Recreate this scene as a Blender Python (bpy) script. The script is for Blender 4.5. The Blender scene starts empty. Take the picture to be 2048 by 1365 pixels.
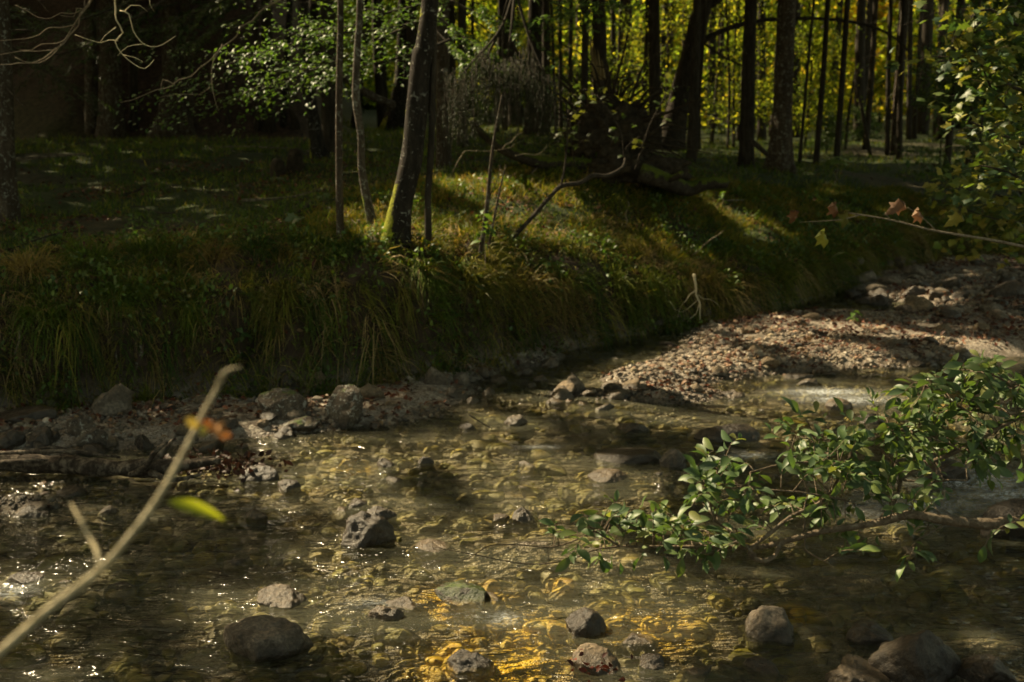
import bpy, bmesh, math, random
import numpy as np
from mathutils import Vector

R = np.random.RandomState(7)
random.seed(7)
SC = bpy.context.scene
COL = SC.collection

# ------------------------------------------------------------------ camera model (photo pixels, 2048 wide)
F = 2196.0
CAM = np.array([0.0, 0.0, 2.6])
PITCH = math.radians(12.6)
cp, sp = math.cos(PITCH), math.sin(PITCH)


def ray(px, py):
    x = (px - 1024.0) / F
    u = -(py - 682.5) / F
    return np.array([x, cp + u * sp, -sp + u * cp])


def G(px, py, z=0.0):
    d = ray(px, py)
    t = (z - CAM[2]) / d[2]
    return CAM + d * t


def D(px, py, Y):
    d = ray(px, py)
    return CAM + d * (Y / d[1])


def pix_m(Y):            # metres per photo pixel at depth Y
    return Y / F


# ------------------------------------------------------------------ noise
def _h(ix, iy, iz, s):
    n = (ix * 374761393 + iy * 668265263 + iz * 2147483647 + s * 1274126177) & 0xFFFFFFFF
    n = ((n ^ (n >> 13)) * 1274126177) & 0xFFFFFFFF
    n = (n ^ (n >> 16)) & 0xFFFFFFFF
    n = (n * 2246822519) & 0xFFFFFFFF
    n = n ^ (n >> 15)
    return (n & 0xFFFFFF) / float(0xFFFFFF)


def vn(x, y, z=0.0, s=0):
    x = np.asarray(x, float); y = np.asarray(y, float); z = np.asarray(z, float) + 0 * x
    ix, iy, iz = np.floor(x).astype(np.int64), np.floor(y).astype(np.int64), np.floor(z).astype(np.int64)
    fx, fy, fz = x - ix, y - iy, z - iz
    fx, fy, fz = [f * f * (3 - 2 * f) for f in (fx, fy, fz)]
    r = 0
    for a in (0, 1):
        for b in (0, 1):
            for c in (0, 1):
                w = (fx if a else 1 - fx) * (fy if b else 1 - fy) * (fz if c else 1 - fz)
                r = r + w * _h(ix + a, iy + b, (iz + c) * 7 + 3, s)
    return r * 2 - 1


def fbm(x, y, z=0.0, s=0, o=4):
    r, a, f = 0, 0.5, 1.0
    for k in range(o):
        r = r + a * vn(np.asarray(x) * f, np.asarray(y) * f, np.asarray(z) * f, s + k * 11)
        a *= 0.5; f *= 2.03
    return r


def ss(a, b, x):
    t = np.clip((np.asarray(x, float) - a) / (b - a), 0, 1)
    return t * t * (3 - 2 * t)


# ------------------------------------------------------------------ terrain
FOOT_PX = [(-300, 880), (0, 845), (250, 815), (500, 790), (840, 768), (960, 735), (1100, 700), (1250, 668), (1430, 650), (1560, 612),
           (1700, 566), (1850, 530), (2048, 505), (2200, 495)]
_f = np.array([G(a, b, 0.03)[:2] for a, b in FOOT_PX])
FX = np.concatenate([[-30, -12], _f[:, 0], [16, 40]])
FY = np.concatenate([[6.5, 7.6], _f[:, 1], [_f[-1, 1] + 4, _f[-1, 1] + 20]])


def yfoot(x):
    return np.interp(x, FX, FY)


# per-x parameters: rim height, bank width, plateau height, plateau length
PX = np.array([-30, -4.5, -2.5, -1.2, 0.3, 1.4, 2.4, 3.6, 5.5, 8, 20])
RIM = np.array([1.2, 1.15, 1.16, 1.24, 1.05, 0.85, 0.55, 0.55, 0.52, 0.45, 0.45])
WID = np.array([1.5, 1.5, 1.5, 1.45, 1.6, 1.4, .85, .75, .8, .9, 1.0])
PLA = np.array([1.5, 1.45, 1.45, 1.5, 1.5, 1.45, 1.3, 1.15, 1.0, 0.85, 0.8])
PLL = np.array([14, 13, 9, 4, 3.2, 3.2, 4, 5, 7, 8, 8])

# gravel bars and hollows in the bed: (px, py, radius x m, radius y m, height m)
BARS = [(350, 845, 1.0, .38, .2), (460, 840, .8, .35, .17), (180, 850, .9, .4, .2), (-50, 880, 1.2, .5, .25),
        (790, 800, .55, .4, .19), (700, 830, .5, .35, .14), (850, 770, .5, .4, .15),
        (1000, 728, .55, .32, .17), (920, 748, .4, .25, .15), (1075, 712, .4, .25, .14),
        (1260, 762, .35, .22, .10), (1330, 752, .45, .35, .15), (1420, 735, .6, .5, .19), (1540, 708, .7, .6, .22),
        (1660, 690, 1.0, .8, .23), (1780, 680, 1.1, .8, .23), (1900, 668, 1.2, .8, .22), (2040, 660, 1.3, .9, .22), (2200, 655, 1.5, .9, .22),
        (1480, 660, .6, .25, .12), (1560, 648, .6, .3, .13), (1650, 635, .6, .3, .13), (1900, 590, 1.0, .9, .2), (2050, 575, 1.4, 1.0, .24),
        (1780, 560, .9, .8, .18), (1950, 540, 1.5, 1.0, .2), (2150, 560, 2, 1.6, .3), (1310, 790, .6, .3, .1), (1400, 795, .5, .25, .08),
        (1450, 675, .5, .4, .08), (1140, 785, .3, .18, .06), (1290, 640, .5, .3, .13), (1250, 655, .4, .25, .12),
        (60, 1010, .7, .3, .1), (30, 960, .8, .2, .06), (1060, 1085, .35, .22, .10), (970, 1310, .5, .25, .06), (1180, 1330, .4, .3, .03),
        (1850, 1340, .8, .4, .08), (740, 1190, .4, .2, .05), (1300, 950, .5, .2, .06)]
_b = [(G(a, b, 0.0)[0], G(a, b, 0.0)[1], rx, ry, h) for a, b, rx, ry, h in BARS]


def H(x, y):
    x = np.asarray(x, float); y = np.asarray(y, float)
    bed = -0.085 + 0.05 * fbm(x * 1.1, y * 1.6, s=3) + 0.02 * fbm(x * 4, y * 4, s=5)
    for bx, by, rx, ry, h in _b:
        bed = bed + h * np.exp(-(((x - bx) / rx) ** 2 + ((y - by) / ry) ** 2))
    bed = np.minimum(bed, 0.085 + 0.02 * fbm(x * 2, y * 2, s=9))
    wob = 0.16 * fbm(x * 0.9, 0 * x, s=21) + 0.12 * fbm(x * 3.1, 0 * x, s=22)
    d = y - yfoot(x) + wob
    rim, wid, pla, pll = [np.interp(x, PX, a) for a in (RIM, WID, PLA, PLL)]
    rim = rim + 0.08 * fbm(x * 1.3, 0 * x, s=31)
    t = np.clip(d / wid, 0, 1)
    bank = rim * (0.42 * ss(0, 0.28, t) + 0.58 * (1 - (1 - t) ** 1.8)) * (1 + .16 * fbm(x * 1.7, y * 1.7, s=33) * (1 - t))
    up = (pla - rim) * ss(0, 1, (d - wid * .8) / pll)
    far = 0.35 * ss(18, 40, y) * np.interp(x, [-10, 0, 10], [0.1, .3, 1.0])
    h = np.where(d > 0, 0.02 + bank + up + far, 0.0)
    h = h + np.where(d > 0.3, 1, 0) * (0.07 * fbm(x * .8, y * .8, s=41) + 0.03 * fbm(x * 3, y * 3, s=42)) * ss(0.2, 1.5, d)
    # mound of the uprooted tree
    m = D(1250, 385, 15.3)
    h = h + 0.35 * np.exp(-(((x - m[0]) / 1.3) ** 2 + ((y - m[1]) / 1.0) ** 2)) * (d > 0)
    m = D(790, 470, 10.4)
    h = h + 0.12 * np.exp(-(((x - m[0]) / .6) ** 2 + ((y - m[1]) / .6) ** 2)) * (d > .2)
    res = np.where(d > 0, np.maximum(h, np.minimum(bed, 0.15)), bed)
    # hillside behind the left trees, and a low hill far behind everything
    a = x / np.maximum(y, 1.0)
    hl = np.clip(y - 30 - 1.5 * fbm(x * .2, y * .2, s=51), 0, 60) * 0.75 * ss(-0.13, -0.24, a)
    hb = np.clip(y - 96, 0, 60) * 0.45
    res = res + np.maximum(hl, hb) + 0.15 * ss(3, 12, hl) * fbm(x * .7, y * .7, s=52)
    # the near bank on which the photographer stands
    nb = ss(3.3, 1.4, y + 0.25 * fbm(x * .7, 0 * x, s=61)) * 1.1
    return np.maximum(res, res * 0 - 0.1 + nb) if True else res


def H1(x, y):
    return float(H(np.array([x]), np.array([y]))[0])


def T(px, py):
    """the point of the terrain that a photo pixel shows"""
    d = ray(px, py)
    ts = np.concatenate([np.arange(3, 25, 0.03), np.arange(25, 130, 0.2)])
    P = CAM[None] + d[None] * ts[:, None]
    hh = H(P[:, 0], P[:, 1])
    i = np.argmax(P[:, 2] < hh)
    if not (P[i, 2] < hh[i]):
        i = len(ts) - 1
    p = P[i].copy(); p[2] = hh[i]
    return p


# ------------------------------------------------------------------ mesh helpers
def mk(name, V, Fc, mat, parent=None, col=None, smooth=True, origin=None, loc=None):
    V = np.asarray(V, np.float32); Fc = np.asarray(Fc, np.int32)
    if origin is not None:
        V = V - np.asarray(origin, np.float32)[None]
    me = bpy.data.meshes.new(name)
    n, k = Fc.shape
    me.vertices.add(len(V)); me.vertices.foreach_set('co', V.ravel())
    me.loops.add(n * k); me.loops.foreach_set('vertex_index', Fc.ravel())
    me.polygons.add(n)
    me.polygons.foreach_set('loop_start', np.arange(0, n * k, k, dtype=np.int32))
    me.polygons.foreach_set('loop_total', np.full(n, k, np.int32))
    me.polygons.foreach_set('use_smooth', np.full(n, smooth, bool))
    me.update(calc_edges=True)
    if col is not None:
        a = me.color_attributes.new('Col', 'FLOAT_COLOR', 'POINT')
        c = np.ones((len(V), 4), np.float32); c[:, :3] = col
        a.data.foreach_set('color', c.ravel())
    me.materials.append(mat)
    o = bpy.data.objects.new(name, me)
    if origin is not None and parent is None:
        o.location = origin
    if loc is not None:
        o.location = loc
    o.parent = parent
    COL.objects.link(o)
    return o


def tag(o, label=None, cat=None, group=None, kind=None):
    if label: o['label'] = label
    if cat: o['category'] = cat
    if group: o['group'] = group
    if kind: o['kind'] = kind
    return o


def empty(name, loc):
    o = bpy.data.objects.new(name, None); o.location = loc
    o.empty_display_size = 0.1
    COL.objects.link(o)
    return o


class Acc:
    def __init__(s): s.V = []; s.F = []; s.C = []; s.n = 0
    def add(s, V, Fc, C=None):
        V = np.asarray(V, float); s.V.append(V); s.F.append(np.asarray(Fc, int) + s.n); s.n += len(V)
        if C is not None:
            C = np.asarray(C, float)
            s.C.append(np.broadcast_to(C, (len(V), 3)).copy())
    def build(s, name, mat, parent=None, **k):
        V = np.concatenate(s.V)
        return mk(name, V, np.concatenate(s.F), mat, parent, col=np.concatenate(s.C) if s.C else None, **k)


def catmull(P, R_, seg):
    P = np.asarray(P, float); R_ = np.asarray(R_, float)
    n = len(P)
    Q = np.vstack([2 * P[0] - P[1], P, 2 * P[-1] - P[-2]])
    out, rad = [], []
    for i in range(n - 1):
        L = np.linalg.norm(P[i + 1] - P[i]); k = max(1, int(math.ceil(L / seg)))
        for j in range(k):
            t = j / k
            a, b, c, d = Q[i], Q[i + 1], Q[i + 2], Q[i + 3]
            out.append(0.5 * ((2 * b) + (-a + c) * t + (2 * a - 5 * b + 4 * c - d) * t * t + (-a + 3 * b - 3 * c + d) * t ** 3))
            rad.append(R_[i] * (1 - t) + R_[i + 1] * t)
    out.append(P[-1]); rad.append(R_[-1])
    return np.array(out), np.array(rad)


def tube(P, R_, sides=8, seg=0.1, rough=0.0, nscale=6.0, s=0, flare=None):
    """a smooth closed tube along points P; rough = relative radius noise"""
    C, rr = catmull(P, R_, seg)
    n = len(C)
    Tn = np.gradient(C, axis=0); Tn /= np.linalg.norm(Tn, axis=1)[:, None] + 1e-9
    ref = np.array([0.13, 1.0, 0.07]) if abs(Tn[0][1]) < 0.9 else np.array([1.0, 0, 0.1])
    U = np.zeros_like(C)
    u = ref - Tn[0] * ref.dot(Tn[0]); u /= np.linalg.norm(u)
    for i in range(n):
        u = u - Tn[i] * u.dot(Tn[i]); u /= np.linalg.norm(u) + 1e-9
        U[i] = u
    W = np.cross(Tn, U)
    ang = np.arange(sides) / sides * 2 * math.pi
    ca, sa = np.cos(ang), np.sin(ang)
    rad = rr[:, None] * np.ones((1, sides))
    if flare is not None:      # (height, amount, lobes)
        hgt = C[:, 2] - C[0, 2]
        f = np.exp(-np.clip(hgt, 0, 9) / flare[0])[:, None]
        rad = rad * (1 + flare[1] * f * (0.6 + 0.55 * np.sin(ang * flare[2] + s)[None] + 0.25 * np.sin(ang * (flare[2] + 3) + 2 * s)[None]))
    V = C[:, None, :] + rad[:, :, None] * (U[:, None, :] * ca[None, :, None] + W[:, None, :] * sa[None, :, None])
    if rough > 0:
        k = fbm(V[..., 0] * nscale, V[..., 1] * nscale, V[..., 2] * nscale * .35, s=s, o=3) * rough * 1.6
        V = C[:, None, :] + (V - C[:, None, :]) * (1 + k)[..., None]
    V = V.reshape(-1, 3)
    i = np.arange(n - 1)[:, None] * sides; j = np.arange(sides)[None]
    j2 = (j + 1) % sides
    Fq = np.stack([i + j, i + j2, i + sides + j2, i + sides + j], -1).reshape(-1, 4)
    # caps (fans as degenerate-free quads over a centre vertex)
    c0, c1 = len(V), len(V) + 1
    V = np.vstack([V, C[0][None], C[-1][None] + Tn[-1] * rr[-1] * .3])
    caps = []
    for k in range(0, sides, 2):
        a, b, c = k, (k + 1) % sides, (k + 2) % sides
        caps.append([c0, c, b, a])
        e = (n - 1) * sides
        caps.append([c1, e + a, e + b, e + c])
    return V, np.vstack([Fq, np.array(caps)])


_ico = {}
def ico(lv):
    if lv not in _ico:
        bm = bmesh.new(); bmesh.ops.create_icosphere(bm, subdivisions=lv, radius=1.0)
        bm.verts.ensure_lookup_table()
        V = np.array([v.co[:] for v in bm.verts]); Fc = np.array([[v.index for v in f.verts] for f in bm.faces])
        bm.free(); _ico[lv] = (V, Fc)
    return _ico[lv]


def rock_verts(lv, sx, sy, sz, seed, ang=0.6, rough=0.085):
    V, Fc = ico(lv); V = V.copy()
    rs = np.random.RandomState(seed)
    o = rs.rand(3) * 50
    V *= (1 + 0.35 * fbm(V[:, 0] * 1.1 + o[0], V[:, 1] * 1.1 + o[1], V[:, 2] * 1.1 + o[2], s=seed % 97, o=2))[:, None]
    for k in range(11):
        n = rs.normal(size=3); n /= np.linalg.norm(n)
        d = rs.uniform(0.45, 0.85)
        e = np.maximum(0, V @ n - d)
        V -= n[None] * (e * ang)[:, None]
    V *= np.array([sx, sy, sz])[None] * 1.12
    m = min(sx, sy, sz)
    q = V / m
    V += (V / (np.linalg.norm(V, axis=1)[:, None] + 1e-9)) * (m * rough * 2 * fbm(q[:, 0] * 2.6 + o[1], q[:, 1] * 2.6, q[:, 2] * 2.6 + o[2], s=seed % 89, o=4))[:, None]
    return V, Fc


def rotz(V, a):
    c, s = math.cos(a), math.sin(a)
    return np.stack([V[:, 0] * c - V[:, 1] * s, V[:, 0] * s + V[:, 1] * c, V[:, 2]], 1)


# ------------------------------------------------------------------ materials
def newmat(name):
    m = bpy.data.materials.new(name); m.use_nodes = True
    nt = m.node_tree; nt.nodes.clear()
    return m, nt, nt.nodes, nt.links


def N(nt, typ, **k):
    n = nt.nodes.new(typ)
    for a, b in k.items():
        if a.startswith('_'):
            setattr(n, a[1:], b)
        else:
            n.inputs[a.replace('__', ' ')].default_value = b
    return n


def ramp(nt, fac, stops, interp='LINEAR'):
    r = nt.nodes.new('ShaderNodeValToRGB'); cr = r.color_ramp; cr.interpolation = interp
    while len(cr.elements) < len(stops): cr.elements.new(0.5)
    for e, (p, c) in zip(cr.elements, stops):
        e.position = p; e.color = (*c, 1) if len(c) == 3 else c
    nt.links.new(fac, r.inputs[0])
    return r.outputs[0]


def mixc(nt, fac, a, b, blend='MIX'):
    m = nt.nodes.new('ShaderNodeMix'); m.data_type = 'RGBA'; m.blend_type = blend
    for s, v in ((m.inputs[0], fac), (m.inputs[6], a), (m.inputs[7], b)):
        if isinstance(v, (int, float)): s.default_value = v
        elif isinstance(v, tuple): s.default_value = (*v, 1)
        else: nt.links.new(v, s)
    return m.outputs[2]


def math_(nt, op, a, b=None, c=None, clamp=False):
    m = nt.nodes.new('ShaderNodeMath'); m.operation = op; m.use_clamp = clamp
    for s, v in zip(m.inputs, (a, b, c)):
        if v is None: continue
        if isinstance(v, (int, float)): s.default_value = v
        else: nt.links.new(v, s)
    return m.outputs[0]


def maprange(nt, v, a, b, c=0.0, d=1.0):
    m = nt.nodes.new('ShaderNodeMapRange'); m.interpolation_type = 'SMOOTHSTEP'
    nt.links.new(v, m.inputs[0])
    for i, x in enumerate((a, b, c, d)): m.inputs[i + 1].default_value = x
    return m.outputs[0]


def noise(nt, vec, scale, detail=4, rough=.55, dist=0.0):
    n = N(nt, 'ShaderNodeTexNoise', Scale=scale, Detail=detail, Roughness=rough, Distortion=dist)
    if vec is not None: nt.links.new(vec, n.inputs['Vector'])
    return n.outputs['Fac']


def voro(nt, vec, scale, feature='F1', out='Color', rnd=1.0):
    n = nt.nodes.new('ShaderNodeTexVoronoi'); n.feature = feature
    n.inputs['Scale'].default_value = scale; n.inputs['Randomness'].default_value = rnd
    if vec is not None: nt.links.new(vec, n.inputs['Vector'])
    return n.outputs[out]


def world_pos(nt):
    return nt.nodes.new('ShaderNodeNewGeometry').outputs['Position']


def scalev(nt, v, s):
    m = nt.nodes.new('ShaderNodeMapping'); nt.links.new(v, m.inputs[0]); m.inputs['Scale'].default_value = s
    return m.outputs[0]


def bump(nt, h, strength, dist=0.02, normal=None):
    b = N(nt, 'ShaderNodeBump', Strength=strength, Distance=dist); nt.links.new(h, b.inputs['Height'])
    if normal is not None: nt.links.new(normal, b.inputs['Normal'])
    return b.outputs[0]


def prin(nt, color, rough=0.8, normal=None, spec=0.3):
    p = nt.nodes.new('ShaderNodeBsdfPrincipled')
    p.inputs['Specular IOR Level'].default_value = spec
    if isinstance(color, tuple): p.inputs['Base Color'].default_value = (*color, 1)
    else: nt.links.new(color, p.inputs['Base Color'])
    if isinstance(rough, (int, float)): p.inputs['Roughness'].default_value = rough
    else: nt.links.new(rough, p.inputs['Roughness'])
    if normal is not None: nt.links.new(normal, p.inputs['Normal'])
    return p.outputs[0]


def out(nt, sh):
    o = nt.nodes.new('ShaderNodeOutputMaterial'); nt.links.new(sh, o.inputs[0])


def wetness(nt, pos, lo, hi):
    """1 below the splash line, 0 above it (world height, broken by noise)"""
    sx = nt.nodes.new('ShaderNodeSeparateXYZ'); nt.links.new(pos, sx.inputs[0])
    n = noise(nt, pos, 9, 3)
    z = math_(nt, 'ADD', sx.outputs[2], math_(nt, 'MULTIPLY', math_(nt, 'SUBTRACT', n, 0.5), -0.08))
    return maprange(nt, z, hi, lo)


SUN_AMBER = [(G(985, 1305), .55), (G(1290, 1225), .42), (G(930, 1185), .38), (G(1080, 1230), .3), (G(710, 925), .22), (G(1120, 1160), .16), (G(1580, 1215), .2), (G(1900, 790), .5)]  # bed spots where the gold of the sun patches is put into the colour
def sun_amber(nt, pos, base):
    """gold brown algae plus sun patch glow, both painted into the bed colour"""
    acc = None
    for c, r_ in SUN_AMBER:
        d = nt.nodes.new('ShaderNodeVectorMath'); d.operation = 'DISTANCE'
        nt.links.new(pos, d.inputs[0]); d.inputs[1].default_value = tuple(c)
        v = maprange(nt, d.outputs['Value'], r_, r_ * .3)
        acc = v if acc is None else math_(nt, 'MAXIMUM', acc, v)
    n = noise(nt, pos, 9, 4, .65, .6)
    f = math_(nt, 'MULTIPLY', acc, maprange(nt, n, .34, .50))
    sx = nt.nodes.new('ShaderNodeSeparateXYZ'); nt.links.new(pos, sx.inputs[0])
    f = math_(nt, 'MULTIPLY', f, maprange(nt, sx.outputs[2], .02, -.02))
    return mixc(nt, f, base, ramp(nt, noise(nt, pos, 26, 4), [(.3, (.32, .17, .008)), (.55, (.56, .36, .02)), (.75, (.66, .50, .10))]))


def mat_stone(name, vcol=True, cols=None, lichen=0.0, moss=0.0, wet=(0.03, 0.09), scale=1.0):
    m, nt, ns, ln = newmat(name)
    pos = world_pos(nt)
    if vcol:
        a = nt.nodes.new('ShaderNodeVertexColor'); a.layer_name = 'Col'; base = a.outputs[0]
        n1 = noise(nt, pos, 30 * scale, 5, .65)
        base = mixc(nt, 1.0, base, ramp(nt, n1, [(.2, (.55, .55, .55)), (.75, (1.2, 1.2, 1.2))]), 'MULTIPLY')
    else:
        n1 = noise(nt, pos, 5 * scale, 6, .65, .5)
        base = ramp(nt, n1, cols)
        n2 = noise(nt, pos, 45 * scale, 5, .7)
        base = mixc(nt, 1.0, base, ramp(nt, n2, [(.3, (.38, .36, .33)), (.5, (.85, .83, .8)), (.68, (1.45, 1.4, 1.35))]), 'MULTIPLY')
    nb = noise(nt, pos, 24 * scale, 8, .68)
    if lichen > 0:
        l = noise(nt, pos, 26 * scale, 5, .75, .6)
        f = maprange(nt, l, .68 - .12 * lichen, .71 - .12 * lichen)
        base = mixc(nt, f, base, (.30, .29, .25))
    if moss > 0:
        g = nt.nodes.new('ShaderNodeNewGeometry'); sx = nt.nodes.new('ShaderNodeSeparateXYZ'); ln.new(g.outputs['Normal'], sx.inputs[0])
        l = noise(nt, pos, 7 * scale, 5, .65)
        f = maprange(nt, math_(nt, 'ADD', math_(nt, 'MULTIPLY', sx.outputs[2], .5), l), 1.12 - .35 * moss, 1.3 - .35 * moss)
        base = mixc(nt, f, base, ramp(nt, noise(nt, pos, 60, 3), [(.3, (.025, .05, .006)), (.7, (.09, .13, .015))]))
    # green-gold algae on what lies under water
    sx = nt.nodes.new('ShaderNodeSeparateXYZ'); ln.new(pos, sx.inputs[0])
    under = maprange(nt, sx.outputs[2], 0.01, -0.03)
    alg = ramp(nt, noise(nt, pos, 3.2, 3, .5), [(.32, (.16, .13, .06)), (.42, (.25, .21, .06)), (.5, (.20, .19, .014)), (.6, (.36, .27, .015)), (.7, (.36, .31, .18)), (.8, (.1, .08, .03))])
    ua = math_(nt, 'MULTIPLY', under, ramp(nt, noise(nt, pos, 2.1, 2), [(.35, (.45, .45, .45)), (.6, (.85, .85, .85))]))
    base = mixc(nt, ua, base, mixc(nt, 1.0, alg, ramp(nt, nb, [(.25, (.5, .5, .5)), (.8, (1.3, 1.3, 1.3))]), 'MULTIPLY'))
    base = sun_amber(nt, pos, base)
    w = wetness(nt, pos, *wet)
    dk = mixc(nt, math_(nt, 'SUBTRACT', w, under, clamp=True), (1, 1, 1), (.42, .40, .36))
    base = mixc(nt, 1.0, base, dk, 'MULTIPLY')
    rough = maprange(nt, w, 0, 1, .88, .36)
    out(nt, prin(nt, base, rough, bump(nt, nb, 1.0, .02 / scale), .5))
    return m


def mat_ground():
    m, nt, ns, ln = newmat('ground_mat')
    pos = world_pos(nt)
    at = nt.nodes.new('ShaderNodeVertexColor'); at.layer_name = 'Col'
    sc = nt.nodes.new('ShaderNodeSeparateColor'); ln.new(at.outputs[0], sc.inputs[0])
    # gravel
    warp = mixc(nt, .06, pos, N(nt, 'ShaderNodeTexNoise', Scale=5.0).outputs['Color'], 'ADD')
    v1 = voro(nt, pos, 34); v2 = voro(nt, pos, 85); d1 = voro(nt, pos, 34, 'F1', 'Distance'); d2 = voro(nt, pos, 85, 'F1', 'Distance')
    bw = nt.nodes.new('ShaderNodeRGBToBW'); ln.new(v1, bw.inputs[0])
    bw2 = nt.nodes.new('ShaderNodeRGBToBW'); ln.new(v2, bw2.inputs[0])
    c1 = ramp(nt, bw.outputs[0], [(.2, (.09, .07, .05)), (.42, (.19, .155, .12)), (.6, (.27, .23, .18)), (.85, (.36, .32, .26))])
    c2 = ramp(nt, bw2.outputs[0], [(.2, (.11, .09, .065)), (.5, (.21, .175, .14)), (.85, (.34, .30, .25))])
    grav = mixc(nt, ramp(nt, noise(nt, pos, 3, 3), [(.42, (0, 0, 0)), (.58, (1, 1, 1))]), c1, c2)
    hg = mixc(nt, .5, ramp(nt, d1, [(0, (1, 1, 1)), (.6, (0, 0, 0))]), ramp(nt, d2, [(0, (1, 1, 1)), (.6, (0, 0, 0))]))
    sx = nt.nodes.new('ShaderNodeSeparateXYZ'); ln.new(pos, sx.inputs[0])
    under = maprange(nt, sx.outputs[2], 0.01, -0.03)
    alg = ramp(nt, noise(nt, pos, 3.4, 4, .6, .6), [(.30, (.05, .04, .015)), (.40, (.34, .30, .21)), (.48, (.16, .14, .03)), (.55, (.40, .35, .25)), (.66, (.30, .22, .03)), (.8, (.12, .09, .01))])
    grav = mixc(nt, math_(nt, 'MULTIPLY', under, .75), grav, mixc(nt, .6, alg, mixc(nt, 1.0, alg, c1, 'MULTIPLY')))
    grav = sun_amber(nt, pos, grav)
    # soil, grassy floor, leaf litter
    soil = ramp(nt, noise(nt, pos, 11, 6, .7), [(.3, (.016, .011, .007)), (.55, (.045, .03, .018)), (.75, (.09, .062, .04))])
    floor = ramp(nt, noise(nt, pos, 9, 6, .7), [(.3, (.012, .016, .005)), (.5, (.03, .045, .010)), (.68, (.055, .06, .015)), (.8, (.07, .05, .025))])
    litter = ramp(nt, noise(nt, pos, 9, 8, .8), [(.35, (.012, .008, .006)), (.5, (.05, .03, .02)), (.65, (.10, .06, .042))])
    c = mixc(nt, sc.outputs[0], soil, grav)
    c = mixc(nt, sc.outputs[1], c, floor)
    c = mixc(nt, sc.outputs[2], c, litter)
    w = wetness(nt, pos, 0.015, 0.05)
    w = math_(nt, 'MULTIPLY', w, sc.outputs[0])
    c = mixc(nt, math_(nt, 'MULTIPLY', math_(nt, 'SUBTRACT', w, under, clamp=True), .55), c, mixc(nt, 1.0, c, (.35, .33, .3), 'MULTIPLY'))
    hn = mixc(nt, sc.outputs[0], noise(nt, pos, 18, 7, .7), hg)
    out(nt, prin(nt, c, maprange(nt, w, 0, 1, .92, .35), bump(nt, hn, .8, .02), .3))
    return m


def mat_leaf(name, vcol=True, color=(.1, .2, .03), trans=.45, rough=.45, spec=.4, tint=(1.25, 1.35, .45)):
    m, nt, ns, ln = newmat(name)
    if vcol:
        a = nt.nodes.new('ShaderNodeVertexColor'); a.layer_name = 'Col'; base = a.outputs[0]
    else:
        base = mixc(nt, 1.0, color, ramp(nt, noise(nt, world_pos(nt), 6, 3), [(.3, (.6, .6, .6)), (.7, (1.3, 1.3, 1.2))]), 'MULTIPLY')
    p = prin(nt, base, rough, None, spec)
    t = nt.nodes.new('ShaderNodeBsdfTranslucent')
    ln.new(mixc(nt, 1.0, base, tint, 'MULTIPLY'), t.inputs[0])
    mx = nt.nodes.new('ShaderNodeMixShader'); mx.inputs[0].default_value = trans
    ln.new(p, mx.inputs[1]); ln.new(t.outputs[0], mx.inputs[2])
    out(nt, mx.outputs[0])
    return m


def mat_bark(name, cols, lichen=0.3, moss=0.0, moss_dir=(-1, -.2, .3), vscale=.25, sc=1.0, mossbase=None, mosscol=((.05, .075, .008), (.17, .20, .02))):
    m, nt, ns, ln = newmat(name)
    pos = world_pos(nt)
    st = scalev(nt, pos, (1, 1, vscale))
    n1 = noise(nt, st, 16 * sc, 7, .7, .4)
    base = ramp(nt, n1, cols)
    if lichen > 0:
        l = noise(nt, pos, 17 * sc, 5, .7, 1.2)
        f = maprange(nt, l, .68 - .15 * lichen, .71 - .15 * lichen)
        base = mixc(nt, f, base, (.20, .20, .17))
    if moss > 0:
        g = nt.nodes.new('ShaderNodeNewGeometry')
        dp = nt.nodes.new('ShaderNodeVectorMath'); dp.operation = 'DOT_PRODUCT'
        ln.new(g.outputs['Normal'], dp.inputs[0]); dp.inputs[1].default_value = moss_dir
        l = noise(nt, pos, 8, 5, .7)
        v = math_(nt, 'ADD', math_(nt, 'MULTIPLY', dp.outputs['Value'], .4), l)
        if mossbase is not None:
            sx = nt.nodes.new('ShaderNodeSeparateXYZ'); ln.new(pos, sx.inputs[0])
            v = math_(nt, 'ADD', v, maprange(nt, sx.outputs[2], mossbase, mossbase - 1.2, -.25, .12))
        f = maprange(nt, v, .92 - .3 * moss, 1.02 - .3 * moss)
        base = mixc(nt, f, base, ramp(nt, noise(nt, pos, 70, 3), [(.3, mosscol[0]), (.7, mosscol[1])]))
    out(nt, prin(nt, base, .9, bump(nt, n1, 1.0, .02), .2))
    return m


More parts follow.
